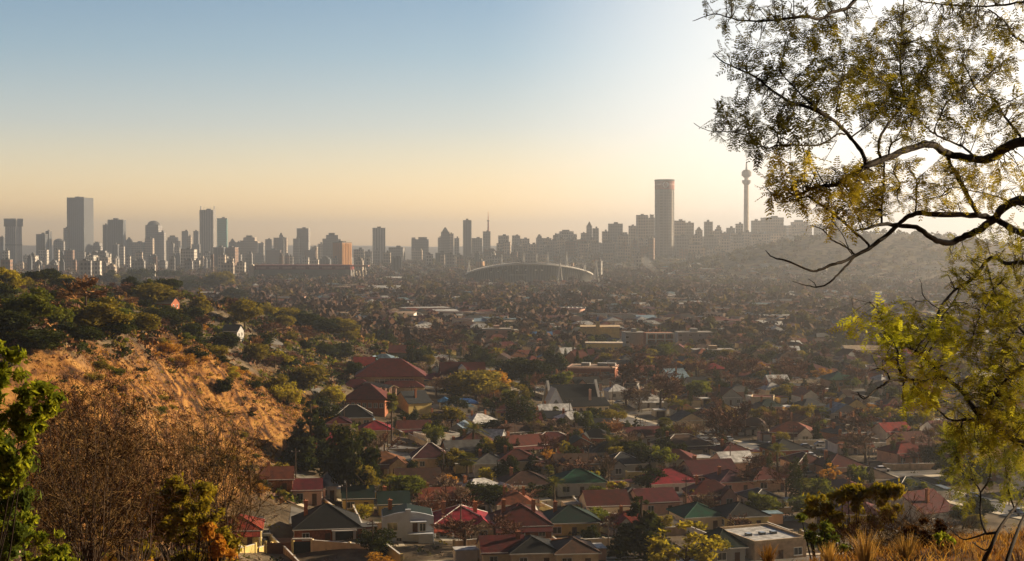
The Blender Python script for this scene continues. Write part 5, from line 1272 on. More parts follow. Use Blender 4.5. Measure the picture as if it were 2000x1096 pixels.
# thin pale smoke plume
# ------------------------------------------------------------------ trees from the photograph
T = [ # kind, colour, base px, base py, height px, width px, label
 ('conifer','dark',607,918,140,92,'tall dark conifer at the foot of the grassy slope'),
 ('round','dark',684,978,150,108,'big dark tree right beside the tall dark conifer'),('loose','olive',712,992,92,48,'lit olive tree leaning against the big dark tree'),('conifer','olive',655,880,60,40,None),
 ('fanpalm','palm',765,872,108,26,'tallest fan palm, its long trunk rising before the red roof'),('fanpalm','palm',752,712,46,16,'slim fan palm above the school roofs'),('fanpalm','palm',912,955,72,40,'stout fan palm left of the golden bush'),
 ('datepalm','palm',762,982,52,66,'dark date palm left of the large brown gable roof'),('datepalm','palm',925,885,62,60,'feathery date palm among the maroon roofs'),('fanpalm','palm',990,850,92,30,None),('datepalm','palm',850,880,44,46,None),
 ('cypress','dark',1000,856,94,30,'left of two dark cypresses side by side'),('cypress','dark',1027,854,82,42,'stouter right one of two dark cypresses side by side'),
 ('round','dark',1240,912,52,84,'wide dark evergreen above the grey cottage'),('round','dark',945,1000,58,92,'wide dark tree behind the red roof with brick chimneys'),('small','dark',984,900,50,34,None),('bush','yellow',950,945,36,36,None),
 ('conifer','dark',1252,1092,126,112,'large dark pine low in the middle of the view'),
 ('loose','yellow',1340,1130,116,150,'big sunlit yellow-green tree beside the dark pine'),('small','yellow',1290,1120,60,50,None),
 ('cypress','dark',1552,996,106,32,'lone dark cypress spire beyond the right-hand shrubs'),('round','green',1596,985,54,58,'rounded bright green tree right of the lone cypress'),('fanpalm','palm',1568,990,58,34,None),
 ('bush','dark',740,1078,50,78,'dark round bush below the bluish white house'),('bush','gold',741,1122,44,88,'glowing orange hedge dome at the bottom edge'),
 ('small','dark',1098,858,44,26,None),('small','dark',895,812,40,38,'left of two dark round trees by the blue roof'),('small','dark',962,812,38,44,'right of two dark round trees by the blue roof'),
 ('round','olive',930,785,66,100,'broad golden-olive tree clump left of the steep-gabled church'),('round','gold',965,780,60,60,None),('loose','olive',1010,800,56,60,None),('bared','bareg',852,775,46,52,'pale grey bare crown beside the school'),
 ('round','dark',935,728,56,62,'tall dark crown at the left of the central evergreen clump'),('round','dark',1000,752,56,70,'broad dark crown in the middle of the central evergreen clump'),('round','dark',1040,760,62,66,None),('round','dark',1082,735,56,46,'rounded dark crown at the right of the central evergreen clump'),('small','yellow',1022,740,40,32,None),('round','dark',910,742,42,44,None),('small','green',1095,762,38,44,None),
 ('conifer','dark',806,712,46,26,'pointed dark conifer above the maroon school roof'),('round','dark',822,712,32,34,None),('cypress','dark',839,708,36,12,None),('round','dark',663,706,38,54,None),
 ('bared','bare',840,680,48,70,'dark brown bare tree mass left of centre'),('bared','bare',880,690,54,62,None),('bared','bare',815,668,36,50,None),('bared','bare',1215,770,70,74,'largest bare brown tree right of the steep-gabled church'),('bared','bare',1290,800,66,60,None),('bared','bare',1305,790,74,60,None),
 ('bared','barer',1280,740,52,60,None),('bared','barer',1360,745,48,60,None),('bared','barer',1418,742,54,62,None),('bared','barer',1470,748,52,62,None),('bared','barer',1530,752,54,60,None),('bared','barer',1570,750,46,52,None),('bared','barer',1235,722,40,46,None),('bared','barer',1690,760,48,60,None),('bared','barer',1740,750,44,52,None),('bared','barer',1320,745,40,46,None),
 ('loose','gold',1608,748,30,44,None),('bared','bare',1410,885,96,84,'big dark bare tree standing before the maroon roofs at mid right'),('bared','bare',1455,850,70,60,None),('round','olive',1492,838,46,58,None),('loose','bareg' if 0 else 'olive',1745,840,46,40,None),
 ('small','dark',1742,800,48,40,'dark round tree under the hanging bare branch'),('bared','bareg',1690,905,70,66,None),('bared','bareg',1840,905,90,80,None),('umbrella','olive',1196,838,40,56,'flat-crowned tree with a sunlit rim, right of the church hall'),('bared','barego',1192,860,44,52,None),('small','dark',1160,832,40,44,None),
 ('datepalm','palm',1205,800 and 822,34,38,None),('fanpalm','palm',1298,868,54,30,None),('small','dark',1297,872,40,34,None),('small','dark',1182,940,38,22,None),('small','yellow',1158,950,32,30,None),('loose','yellow',1206,972,34,38,None),
 ('bare','bareg',1160,930 and 900,42,50,None),('bared','bare',1300,945,44,60,None),('bared','bareg',880,985,66,58,None),('bare','bareg',860,960,50,46,None),('bare','bare',990,1070,70,90,'low bare tree in front of the red hipped house'),('bare','bare',1366,1005,40,60,None),
 ('small','olive',1366,990,44,52,None),('umbrella','green',1150,840,20,26,None),('bared','bare',1480,960,50,60,None),('loose','yellow',830,880 and 850,30,30,None),('small','dark',800,935,38,40,None),('bush','green',778,970,26,40,None),('bush','yellow',708,1010,28,50,None),
 ('bared','bare',1700,985,40,80,None),('loose','green',1480,1010,50,44,None),('small','green',1392,1085,26,30,None),
]
G_T = 'trees picked out among the houses'
for k_, c_, px, py, hp, wp, lb in T:
    g_ = gp(px, py, 225); tree(k_, c_, g_.x, g_.y, hp/F*g_.y, wp/F*g_.y, label=lb)
# hill: crest and slopes
HT = [('bared','barego',168,612,78,100,'golden-brown bare dome tree on the crest of the left hill'),('umbrella','dark',278,560,38,54,'flat dark tree on the skyline of the left hill'),('round','olive',300,600,50,80,'rounded olive tree with a sunlit rim on the left hill'),('umbrella','dark',88,562,36,64,None),('round','dark',212,562,36,42,None),('small','yellow',228,562,28,24,None),
 ('loose','yellow',14,590,70,56,None),('round','green',58,640,80,100,'big green tree at the left edge of the hill crest'),('small','green',112,640,46,54,None),('round','olive',192,650,72,104,'large yellow-olive tree halfway along the left hill'),('round','olive',276,655,46,68,'dome-shaped tree with bright rim just above the orange grass'),('round','dark',225,662,50,70,None),('round','dark',150,672,44,90,None),('round','dark',60,690,50,110,None),('round','dark',10,660,60,80,None),
 ('conifer','olive',390,612,50,44,'pyramid-shaped olive conifer on the right shoulder of the hill'),('cypress','dark',392,536,20,9,'tiny cypress spire on the hill skyline'),('round','olive',430,570,42,56,None),('loose','yellow',440,565,30,30,None),('round','olive',478,640,60,54,None),('bared','bare',395,655,40,64,None),('bared','bare',345,600,40,60,None),('bared','bare',250,590,40,60,None),('bared','bare',95,590,30,60,None),('bush','dark',340,636,28,64,None),('round','dark',325,582,40,60,None),('round','dark',365,575,30,50,None),
 ('small','yellow',520,625,36,36,None),('round','olive',560,630,32,50,None),('round','dark',600,640,34,60,'dark wide tree on the tail of the wooded hill'),('round','dark',640,650,30,56,None),('round','olive',672,656,36,60,None),('bared','bare',530,660,36,46,None),('bared','bare',590,670,36,60,None),('small','dark',508,682,32,46,None),('round','olive',502,712,44,46,None),('small','yellow',545,720,36,44,None),('bush','olive',420,700,30,50,None),('bush','dark',432,770,34,44,None),
 ('bush','yellow',455,740,26,34,None),('round','olive',605,762,50,66,None),('bush','yellow',560,790,46,60,None),('bush','yellow',640,792,40,60,None),('bush','dark',385,700,26,44,None),('bush','gold',330,690,26,44,None),('bush','gold',365,715,26,44,None),('small','dark',640,830,40,50,None),('round','olive',540,770,40,50,None),('bush','dark',495,760,22,36,None),
 ('umbrella','dark',330,552,26,50,None),('round','dark',255,566,34,44,None),('round','dark',120,568,26,40,None),('round','dark',20,560,30,50,None),('umbrella','dark',372,560,24,44,None),('bared','bare',455,615,36,50,None),('round','dark',455,600,40,44,None),('bush','dark',300,620,24,50,None)]
for k_, c_, px, py, hp, wp, lb in HT:
    g_ = gp(px, py, 190, 1400); tree(k_, c_, g_.x, g_.y, hp/F*g_.y, wp/F*g_.y, label=lb, group=None if k_ == 'bush' else 'trees on the left hill')
# houses on the hill
for px, py, wp, rc, wc, lb in [(366,566,62,'black','brick','long black-roofed house on the hill skyline'),(328,606,30,'grey','brick','small grey-roofed house among dark trees on the hill'),
                               (455,662,30,'slate','greyw','slate-roofed house on the right flank of the hill'),(55,545,20,'black','brick','dark pointed roof on the skyline at far left'),(142,540,26,'slate','stone','slate roof peeping over the hill crest')]:
    g_ = gp(px, py, 190, 1400); house(g_.x, g_.y, wp/F*g_.y, 9, R(rl.uniform(-8,12)), roof=rl.choice(['hip','gx']), rc=rc, wc=wc, chim=1 if px == 366 else 0, label=lb, group='houses on the left hill', hgt=3)
# fill: the rest of the hill's woods, then the gardens
rh = random.Random(9); n_h = 0; tries = 0
while n_h < 330 and tries < 6000:
    tries += 1; y = rh.uniform(330, 1250); x = rh.uniform(-.38*y-10, -40); z = h(x, y)
    if z < 4 or not infov(x, y): continue
    if grassy(np.array([x]), np.array([y]))[0] > .25: continue
    if y < 480 and z > 36 and x > -100 and y < 345: continue
    if not free(x, y, -.2, TREES): continue
    px, py = proj((x, y, z))
    if not free(x, y, 3.5, HOUSES): continue
    r_ = rh.random(); sc_ = .6 + .4*min(1, y/700)
    if r_ < .34: tree('round', rh.choice(['dark','dark','olive','green','dark']), x, y, rh.uniform(5,9)*sc_, rh.uniform(6,10.5)*sc_, group='trees on the left hill')
    elif r_ < .6: tree('bared', rh.choice(['bare','bare','barego','barer']), x, y, rh.uniform(4,6.5)*sc_, rh.uniform(5,8)*sc_, group='trees on the left hill')
    elif r_ < .74: tree('small', rh.choice(['olive','yellow','dark']), x, y, rh.uniform(4,6.5)*sc_, rh.uniform(4,7)*sc_, group='trees on the left hill')
    else: tree('bush', rh.choice(['dark','olive','gold','yellow','dark']), x, y, rh.uniform(2,3.6)*sc_, rh.uniform(3,6)*sc_)
    n_h += 1
# shrubs dotted over the orange grass
n_s = 0; tries = 0
while n_s < 120 and tries < 3000:
    tries += 1; y = rh.uniform(215, 480); x = rh.uniform(-112, -44)
    if grassy(np.array([x]), np.array([y]))[0] < .3 or not infov(x, y): continue
    edge = (y-250)/230
    if rh.random() > .35 + .6*edge: continue
    s_ = rh.uniform(1.0, 3.1); tree('bush', rh.choice(['dark','gold','olive','dark','barego','green','bare']), x, y, s_*.8, s_*1.5); n_s += 1
# gardens and street trees
n_g = 0; tries = 0; KN = {}
def lim(k): return KN.get(k, 0)
while n_g < 1000 and tries < 16000:
    tries += 1; y = 245 + (1000-245)*rh.random()**.7; x = rh.uniform(-.38*y, .375*y); z = h(x, y)
    if z > 4 or not infov(x, y) or (y < 262): continue
    px, py = proj((x, y, z))
    if px < 700 and y < 430: continue
    bb = (y - 268 - .105*(x+.34*(y-268)))/.976; aa = (x + .342*bb)/.9945
    if abs(aa-127) < 9 or (bb > 105 and abs(aa-17) < 6): continue
    if not free(x, y, -2.4, HOUSES) or not free(x, y, -.6, TREES) or not free(x, y, .3, GAR) or not free(x, y, 1, LAND): continue
    if any(abs(x-b*y/e) < f*y/e*1.0 and 0 < e-y < 34 for b, e, f in LAND): continue
    r_ = rh.random(); far_ = y > 560
    if y < 330 and r_ > .55: continue
    if r_ < (.34 if far_ else .24): k_, c_, hh_, ww_ = 'bared' if rh.random() < .6 else 'bare', rh.choice(['bare','barer','bareg','bare']), rh.uniform(5.5,10), rh.uniform(6.5,11.5)
    elif r_ < .6: k_, c_, hh_, ww_ = rh.choice(['round','small']), rh.choice(['dark','dark','green','olive']), rh.uniform(4,8.5), rh.uniform(4.5,9)
    elif r_ < .7: k_, c_, hh_, ww_ = 'loose', rh.choice(['olive','yellow','green','gold']), rh.uniform(3.5,6), rh.uniform(3.5,6)
    elif r_ < .93: k_, c_, hh_, ww_ = 'bush', rh.choice(['dark','green','yellow','olive','gold']), rh.uniform(1.3,2.8), rh.uniform(1.8,4)
    elif r_ < .96: k_, c_, hh_, ww_ = 'cypress', 'dark', rh.uniform(5,8), None
    elif r_ < .98: k_, c_, hh_, ww_ = 'conifer', 'dark', rh.uniform(6,9), None
    else: k_, c_, hh_, ww_ = rh.choice(['fanpalm','datepalm']), 'palm', rh.uniform(5,9), None
    if y < 300: hh_ *= .7; ww_ = ww_ and ww_*.7
    nk = NAMES[k_]
    if lim(nk) > {'bare_tree': 235, 'bush': 78, 'broadleaf_tree': 230}.get(nk, 150): continue
    KN[nk] = lim(nk) + 1
    tree(k_, c_, x, y, hh_, ww_); n_g += 1
print('garden trees', n_g, KN, 'all', len(TREES))
# ------------------------------------------------------------------ undergrowth, grass tufts, rocks
def tufts(name, pts, blades, hgt, wid, mats, spread=.25, seed=1):
    g = np.random.default_rng(seed); n = len(pts); pts = np.asarray(pts)
    m = n*blades; c = np.repeat(pts, blades, 0) + np.concatenate([g.normal(size=(m,2))*spread, np.zeros((m,1))], 1)
    a = g.random(m)*6.283; lean = .15 + .55*g.random(m); L = hgt*(.5+.8*g.random(m))
    d = np.stack([np.cos(a)*lean, np.sin(a)*lean, np.ones(m)], -1); d /= np.linalg.norm(d, axis=1)[:, None]
    s = np.stack([-np.sin(a+.6), np.cos(a+.6), np.zeros(m)], -1)*wid*(.6+.7*g.random(m))[:, None]
    mid = c + d*(L*.55)[:, None]; tip = c + d*L[:, None] + np.stack([np.cos(a), np.sin(a), -.6*np.ones(m)], -1)*(L*.22)[:, None]
    V = np.stack([c-s, c+s, mid+s*.8, mid-s*.8, tip], 1).reshape(-1, 3); b = (np.arange(m)*5)[:, None]
    F1 = b + np.array([[0,1,2,3]]); F2 = b + np.array([[3,2,4,4]])
    V2 = V.copy(); tipi = np.arange(m)*5+4; V = np.concatenate([V, V[tipi] + 1e-3]); F2[:, 3] = len(V2) + np.arange(m)
    Fc = np.concatenate([F1, F2]); mi = np.concatenate([np.repeat(g.integers(0, len(mats), n), blades)]*2)
    o = npmesh(name, V, Fc, mats, mi=mi); tag(o, kind='stuff'); return o
GRS = [leafmat('dry orange grass', (.20,.10,.026), (.40,.21,.055), .3, 1), leafmat('straw grass', (.30,.18,.06), (.50,.32,.12), .3, 1), leafmat('rusty grass', (.14,.06,.02), (.30,.13,.035), .3, 1)]
g7 = np.random.default_rng(17)
def scatter(n, x0, x1, y0, y1, cond):
    x = x0 + (x1-x0)*g7.random(n); y = y0 + (y1-y0)*g7.random(n); z = H(x, y); k = cond(x, y, z) & (np.abs(x) < .37*y+12)
    return np.stack([x[k], y[k], z[k]-.05], -1)
tufts('hillside_grass', scatter(52000, -120, -40, 190, 520, lambda x,y,z: (grassy(x,y) > .2+.5*g7.random(len(x)))), 4, .50, .05, [GRS[0], GRS[2], GRS[1], GRS[2], LEAF['bare']], .3)
# low scrub between the trees of the hill: one mass
def scrub(name, P0, size, per, mats, seed, flat=.6):
    g = np.random.default_rng(seed); n = len(P0); m = per
    dv = g.normal(size=(n, m, 3)); dv /= np.linalg.norm(dv, axis=2)[:, :, None]; dv[:, :, 2] = np.abs(dv[:, :, 2])*flat
    r = size*(.5+.9*g.random(n))
    c = P0[:, None, :] + dv*(r[:, None]*(.5+.6*g.random((n, m))))[:, :, None]
    nr = dv + .8*g.normal(size=(n, m, 3)); nr /= np.linalg.norm(nr, axis=2)[:, :, None]
    a = np.cross(nr, g.normal(size=(n, m, 3))); a /= np.linalg.norm(a, axis=2)[:, :, None]; b = np.cross(nr, a); s = (r*.24)[:, None, None]*(.5+g.random((n, m)))[:, :, None]
    V = np.stack([c-a*s, c-b*s*.6, c+a*s, c+b*s*.6], 2).reshape(-1, 3)
    o = npmesh(name, V, np.arange(len(V)).reshape(-1, 4), mats, mi=np.repeat(g.integers(0, len(mats), n), m)); tag(o, kind='stuff'); return o
hp_ = scatter(21000, -420, -40, 300, 1250, lambda x,y,z: (z > 3) & (grassy(x,y) < .3))
scrub('hill_undergrowth', hp_, 2.3, 26, [LEAF['dark'], LEAF['olive'], LEAF['bare'], LEAF['barego'], LEAF['dark'], LEAF['green']], 4)
gp3 = scatter(9000, -112, -44, 200, 490, lambda x,y,z: (grassy(x,y) > .3))
scrub('slope_tufts', gp3, .75, 14, [LEAF['bare'], LEAF['dark'], LEAF['bare'], LEAF['barego'], LEAF['olive']], 15)
gp2 = scatter(5200, -112, -44, 200, 490, lambda x,y,z: (grassy(x,y) > .3) & (np.array([noise.noise(Vector((a/9, b/14, 1))) for a, b in zip(x, y)]) > .06))
scrub('slope_scrub', gp2, 1.0, 24, [LEAF['gold'], LEAF['bare'], LEAF['dark'], LEAF['barego']], 5)
vp = scatter(9000, -120, 420, 255, 1000, lambda x,y,z: (z < 4))
vp = vp[[bool(free(p[0], p[1], 0, HOUSES)) for p in vp]]
scrub('garden_undergrowth', vp[vp[:, 1] > 262], 1.0, 16, [LEAF['dark'], LEAF['olive'], LEAF['bare'], LEAF['green'], LEAF['bareg']], 6, .9)
# near slope: dark brush on the flank below the camera and on the gully side
np_ = scatter(5000, -75, -8, 42, 300, lambda x,y,z: (z > 5) & (grassy(x,y) < .5))
sp3 = scatter(5000, -130, -82, 190, 430, lambda x,y,z: (grassy(x,y) < .5) & (z > 15))
scrub('spur_brush', sp3, 1.5, 30, [LEAF['bare'], LEAF['dark'], LEAF['bare'], LEAF['barego'], LEAF['dark']], 18)
_pp = [proj((p[0], p[1], p[2]+1.9)) for p in np_]; np_ = np_[[bool(a_ < 425 or b_ > 1092) for a_, b_ in _pp]]
scrub('near_slope_brush', np_, 1.3, 40, [LEAF['bare'], LEAF['barego'], LEAF['gold'], LEAF['bare'], LEAF['olive']], 8)

# ------------------------------------------------------------------ foreground shrubs
def near_shrub(name, px, py, d, clumps, n, leaf, colm, label, seed, asp=1.6, stems=6, cat='bush'):
    """clumps: (px, py, radius px) blobs of small leaves carried on stems from the base pixel"""
    p = P(px, py, d); gz = min(h(p.x, p.y), p.z + .3); o = empty(name, (p.x, p.y, gz)); r_ = random.Random(seed)
    cl = []
    for cx, cy, cr in clumps:
        dd = d + r_.uniform(-.6,.6)*cr/F*d*2; q = P(cx, cy, dd); cl.append((q.x-p.x, q.y-p.y, q.z-gz, cr/F*d))
    V, Fc = leafcloud(seed, cl, n, leaf, asp, .25, .42)
    co = npmesh('crown', V, Fc, colm, o)
    mb = MB()
    for i in range(min(stems*2, max(stems, len(cl)))):
        c = cl[i % len(cl)]; e = Vector(c[:3]); mid = e*.5 + Vector((r_.uniform(-.1,.1), 0, -.08*e.z))*1
        t = .00055*d + .003
        mb.tube([(0,0,-.3), mid, e], [t*1.6, t, t*.4], 5)
    mb.build('stem', BARKF, o)
    tag(o, label, cat, 'shrubs on the near slope'); return o
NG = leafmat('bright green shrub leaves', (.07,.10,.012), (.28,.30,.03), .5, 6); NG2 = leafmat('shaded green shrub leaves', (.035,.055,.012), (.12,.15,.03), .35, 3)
NY = leafmat('golden green shrub leaves', (.13,.12,.016), (.38,.30,.035), .45, 3); NO = leafmat('orange shrub leaves', (.30,.12,.02), (.50,.26,.05), .4, 3)
ra = random.Random(41)
def blobs(poly, n, r0, r1):
    xs = [p[0] for p in poly]; ys = [p[1] for p in poly]; out = []
    def inside(x, y):
        c = False; j = len(poly)-1
        for i in range(len(poly)):
            if (poly[i][1] > y) != (poly[j][1] > y) and x < (poly[j][0]-poly[i][0])*(y-poly[i][1])/(poly[j][1]-poly[i][1]) + poly[i][0]: c = not c
            j = i
        return c
    while len(out) < n:
        x, y = ra.uniform(min(xs), max(xs)), ra.uniform(min(ys), max(ys))
        if inside(x, y): out.append((x, y, ra.uniform(r0, r1)))
    return out
near_shrub('leafy_shrub', -30, 1130, 19, blobs([(-120,650),(0,668),(40,695),(50,735),(75,755),(112,775),(108,810),(75,850),(35,960),(-120,1000)], 190, 6, 18), 15000, .036, NG, 'bright leafy green shrub at the far left edge, its lit leaves reaching furthest up', 51, stems=8)
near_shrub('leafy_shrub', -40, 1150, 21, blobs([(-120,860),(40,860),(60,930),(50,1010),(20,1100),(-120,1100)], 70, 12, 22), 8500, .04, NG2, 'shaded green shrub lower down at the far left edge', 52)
near_shrub('leafy_shrub', 60, 1130, 24, blobs([(0,1000),(60,1000),(120,1040),(150,1110),(0,1110)], 30, 7, 16), 2400, .035, NG, 'small green sprigs by the pale rock in the bottom corner', 53)
near_shrub('leafy_shrub', 370, 1120, 55, blobs([(290,975),(350,935),(410,950),(450,1020),(475,1110),(290,1110),(270,1040)], 64, 8, 20), 9000, .075, NY, 'golden-green bush low at the left with an orange edge', 54)
near_shrub('leafy_shrub', 420, 1120, 53, blobs([(400,1010),(430,1040),(475,1110),(430,1110),(400,1060)], 16, 6, 11), 1700, .07, NO, 'narrow orange-leaved bush at the right flank of the golden-green one', 55)
near_shrub('leafy_shrub', 1665, 1060, 46, blobs([(1560,1000),(1600,960),(1650,950),(1700,950),(1760,945),(1770,985),(1740,1010),(1690,1040),(1620,1050),(1570,1030)], 64, 8, 15), 9000, .055, NY, 'yellow-green shrub with upright leaf clusters on the right slope', 56)
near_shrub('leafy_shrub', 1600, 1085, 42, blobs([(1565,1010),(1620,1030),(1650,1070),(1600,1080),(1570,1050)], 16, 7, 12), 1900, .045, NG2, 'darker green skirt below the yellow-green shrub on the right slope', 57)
near_shrub('leafy_shrub', 1850, 1070, 33, blobs([(1755,1020),(1830,1015),(1870,1035),(1850,1065),(1780,1060)], 16, 6, 12), 1800, .035, leafmat('brown shrub leaves', (.05,.022,.010), (.13,.06,.02), .2, 3), 'low brown shrub on the orange grass, lower right', 58)
near_shrub('leafy_shrub', 1845, 1075, 31, blobs([(1820,1045),(1870,1045),(1865,1065),(1825,1065)], 7, 4, 8), 500, .03, NG, 'small green sprig before the low brown shrub, lower right', 59)

def bare_bush(px, py, d, tips, label, seed, col, width=.02, per=14, fine=12):
    """many thin stems fanning from a base up to points spread over the region of the photograph it fills"""
    p = P(px, py, d); gz = h(p.x, p.y); base0 = Vector((p.x, p.y, min(gz, p.z+.4))); o = empty('bare_shrub', base0); r_ = random.Random(seed)
    mb = MB(); V = []
    def ribbon(a, b, w0, w1):
        dd = b-a; s = dd.cross(Vector([r_.gauss(0,1) for _ in range(3)]))
        if s.length < 1e-6: return
        s.normalize(); V.extend([a-s*w0, a+s*w0, b+s*w1, b-s*w1])
    sc = d/F
    for tx, ty, dd in tips:
        e = P(tx, ty, d+dd) - base0; b0 = Vector((r_.uniform(-18,18)*sc, r_.uniform(-18,18)*sc, -.3))
        m1 = b0.lerp(e, .35) + Vector((r_.uniform(-1,1)*24*sc, r_.uniform(-1,1)*20*sc, r_.uniform(-6,18)*sc)); m2 = b0.lerp(e, .7) + Vector((r_.uniform(-1,1)*22*sc, r_.uniform(-1,1)*20*sc, r_.uniform(-10,18)*sc))
        mb.tube([b0, m1, m2, e], [width*1.5, width, width*.6, width*.3], 4)
        for i in range(per):
            t = r_.uniform(.3, 1); a = (b0.lerp(m1, t/.35) if t < .35 else m1.lerp(m2, (t-.35)/.35) if t < .7 else m2.lerp(e, (t-.7)/.3))
            dr = (e-b0).normalized()*.6 + Vector([r_.gauss(0,.75), r_.gauss(0,.75), r_.gauss(.05,.6)]); L = r_.uniform(25,80)*sc; b = a + dr.normalized()*L
            ribbon(a, b, width*.42, width*.28)
            for k in range(fine):
                t2 = r_.uniform(.15, 1); a2 = a.lerp(b, t2); dr2 = dr.normalized()*.7 + Vector([r_.gauss(0,.9), r_.gauss(0,.9), r_.gauss(0,.8)]); b2 = a2 + dr2.normalized()*r_.uniform(10,26)*sc
                ribbon(a2, b2, width*.26, width*.16)
    npmesh('crown', np.array([tuple(v) for v in V]), np.arange(len(V)).reshape(-1,4), col, o); mb.build('stem', BARK, o)
    tag(o, label, 'bush', 'leafless shrubs of the near slope'); return o
def rays_(cx, cy, rx, ry, n, a0, a1, dj):
    out = []
    for i in range(n):
        a = R(a0 + (a1-a0)*(i+ra.random())/n); q = ra.uniform(.45, 1)**.6; out.append((cx+math.cos(a)*rx*q, cy-math.sin(a)*ry*q, ra.uniform(-dj, dj)))
    return out
BT1 = leafmat('brown twigs near', (.040,.028,.014), (.26,.165,.07), 0, 5); BT2 = leafmat('pale straw twigs near', (.20,.12,.06), (.42,.27,.14), 0, 2); BT3 = leafmat('dark twigs near', (.025,.015,.010), (.10,.05,.025), 0, 5)
bare_bush(170, 1150, 42, rays_(170,1110,150,350,44,25,165,2.5), 'largest leafless brown shrub, filling the lower left', 61, BT1, .022)
bare_bush(60, 1150, 46, rays_(60,1100,120,300,28,40,165,2.0), 'leafless shrub between the leafy left edge and the largest brown shrub', 62, BT3, .022)
bare_bush(255, 1140, 50, rays_(255,1100,110,300,30,40,140,2.5), 'tall dark leafless shrub leaning right of the largest brown one', 63, BT3, .024)
bare_bush(405, 1020, 62, rays_(405,1010,120,215,44,20,160,2.5), 'spreading leafless shrub with pale stems before the orange slope', 64, BT1, .03)
bare_bush(330, 1010, 66, rays_(330,1000,110,215,26,40,140,2.5), 'straw-coloured leafless shrub behind the spreading one', 65, BT2, .03)
bare_bush(120, 930, 74, rays_(120,930,110,190,28,30,150,3), 'distant leafless brush above the lower left shrubs', 66, BT3, .035)
bare_bush(215, 880, 95, rays_(190,880,110,130,26,25,155,4), 'rust-brown brush on the spur beside the orange grass', 67, BT3, .045)
bare_bush(1790, 1085, 36, rays_(1790,1085,110,75,36,15,165,1.5), 'leafless tangle on the right slope beside the yellow-green shrub', 68, BT1, .016, 7)
bare_bush(1700, 1050, 44, rays_(1700,1060,90,60,22,15,165,1.5), 'thin brown brush under the yellow-green shrub', 69, BT3, .018, 7)
# rock in the corner
mb = MB(); r_ = random.Random(3)
q = P(14, 1100, 24); vs = []; n_ = 9
for j, (zz, rr) in enumerate(((-.5,.30),(-.05,.27),(.14,.24),(.27,.14))):
    for i in range(n_): a = 6.283*i/n_; vs.append((rr*math.cos(a)*(1+.2*r_.uniform(-1,1)), rr*math.sin(a)*(1+.2*r_.uniform(-1,1)), zz+.04*r_.uniform(-1,1)))
mb.add(vs, [(j*n_+i, j*n_+(i+1)%n_, (j+1)*n_+(i+1)%n_, (j+1)*n_+i) for j in range(3) for i in range(n_)] + [tuple(range(3*n_, 4*n_))])
o = mb.build('rock', mat('pale pinkish rock', (.50,.36,.27), var=.35, scale=6, bump=.5)); o.location = q; tag(o, 'pale pinkish rock in the bottom left corner', 'rock')
# dark rocks among the right-hand grass
# near grass on the slope under the camera
def pxscatter(poly, n, d0, d1):
    out = []
    for x, y, _ in blobs(poly, n, 1, 2):
        g_ = gp(x, y, 20, 120)
        if d0 < g_.y < d1: out.append((g_.x, g_.y, g_.z-.03))
    return out
xs = g7.random(9000)*30 + 4; ys = 22 + 30*g7.random(9000); zs = H(xs, ys); k = (xs < .40*ys+2) & (xs > -3)
tufts('near_grass', np.stack([xs, ys, zs-.03], -1)[k], 7, .30, .010, [GRS[0], GRS[2], LEAF['bare'], GRS[0], GRS[1]], .10, 2)
xs = -28 + 26*g7.random(9000); ys = 26 + 34*g7.random(9000); zs = H(xs, ys); k = (xs > -.40*ys-2)
tufts('near_grass', np.stack([xs, ys, zs-.03], -1)[k], 7, .38, .014, [GRS[0], GRS[1], GRS[2]], .12, 3)
# straw-coloured tussocks at the lower right
for px, py, s_, lb in [(1500,1100,36,'orange tussock at the bottom edge before the flat-roofed building'),(1690,1098,60,'big pale tussock at the bottom edge, left one of two'),(1770,1100,55,'big pale tussock at the bottom edge, right one of two'),(1620,1104,40,'small straw tussock left of the two big pale ones')]:
    d = 31; p = P(px, py, d); mb = MB(); o = empty('grass_tussock', (p.x, d, p.z)); r_ = random.Random(px)
    for i in range(150):
        a = r_.uniform(0, 6.283); l = s_/F*d*r_.uniform(.7,1.35); t = r_.uniform(.1,1.0); b = Vector((math.cos(a)*t*l*.8, math.sin(a)*t*l*.5, l)); r0 = Vector((math.cos(a)*.03, math.sin(a)*.03, -.25))
        m_ = r0.lerp(b, .5) + Vector((0,0,l*.15)); w = Vector((-math.sin(a), math.cos(a), 0))*.006; b.z -= t*l*.35
        mb.add([r0-w*1.5, r0+w*1.5, m_+w, m_-w], [(0,1,2,3)]); mb.add([m_-w, m_+w, b+w*.3, b-w*.3], [(0,1,2,3)])
    mb.build('blades', GRS[0] if px == 1500 else GRS[1], o); tag(o, lb, 'grass tussock')
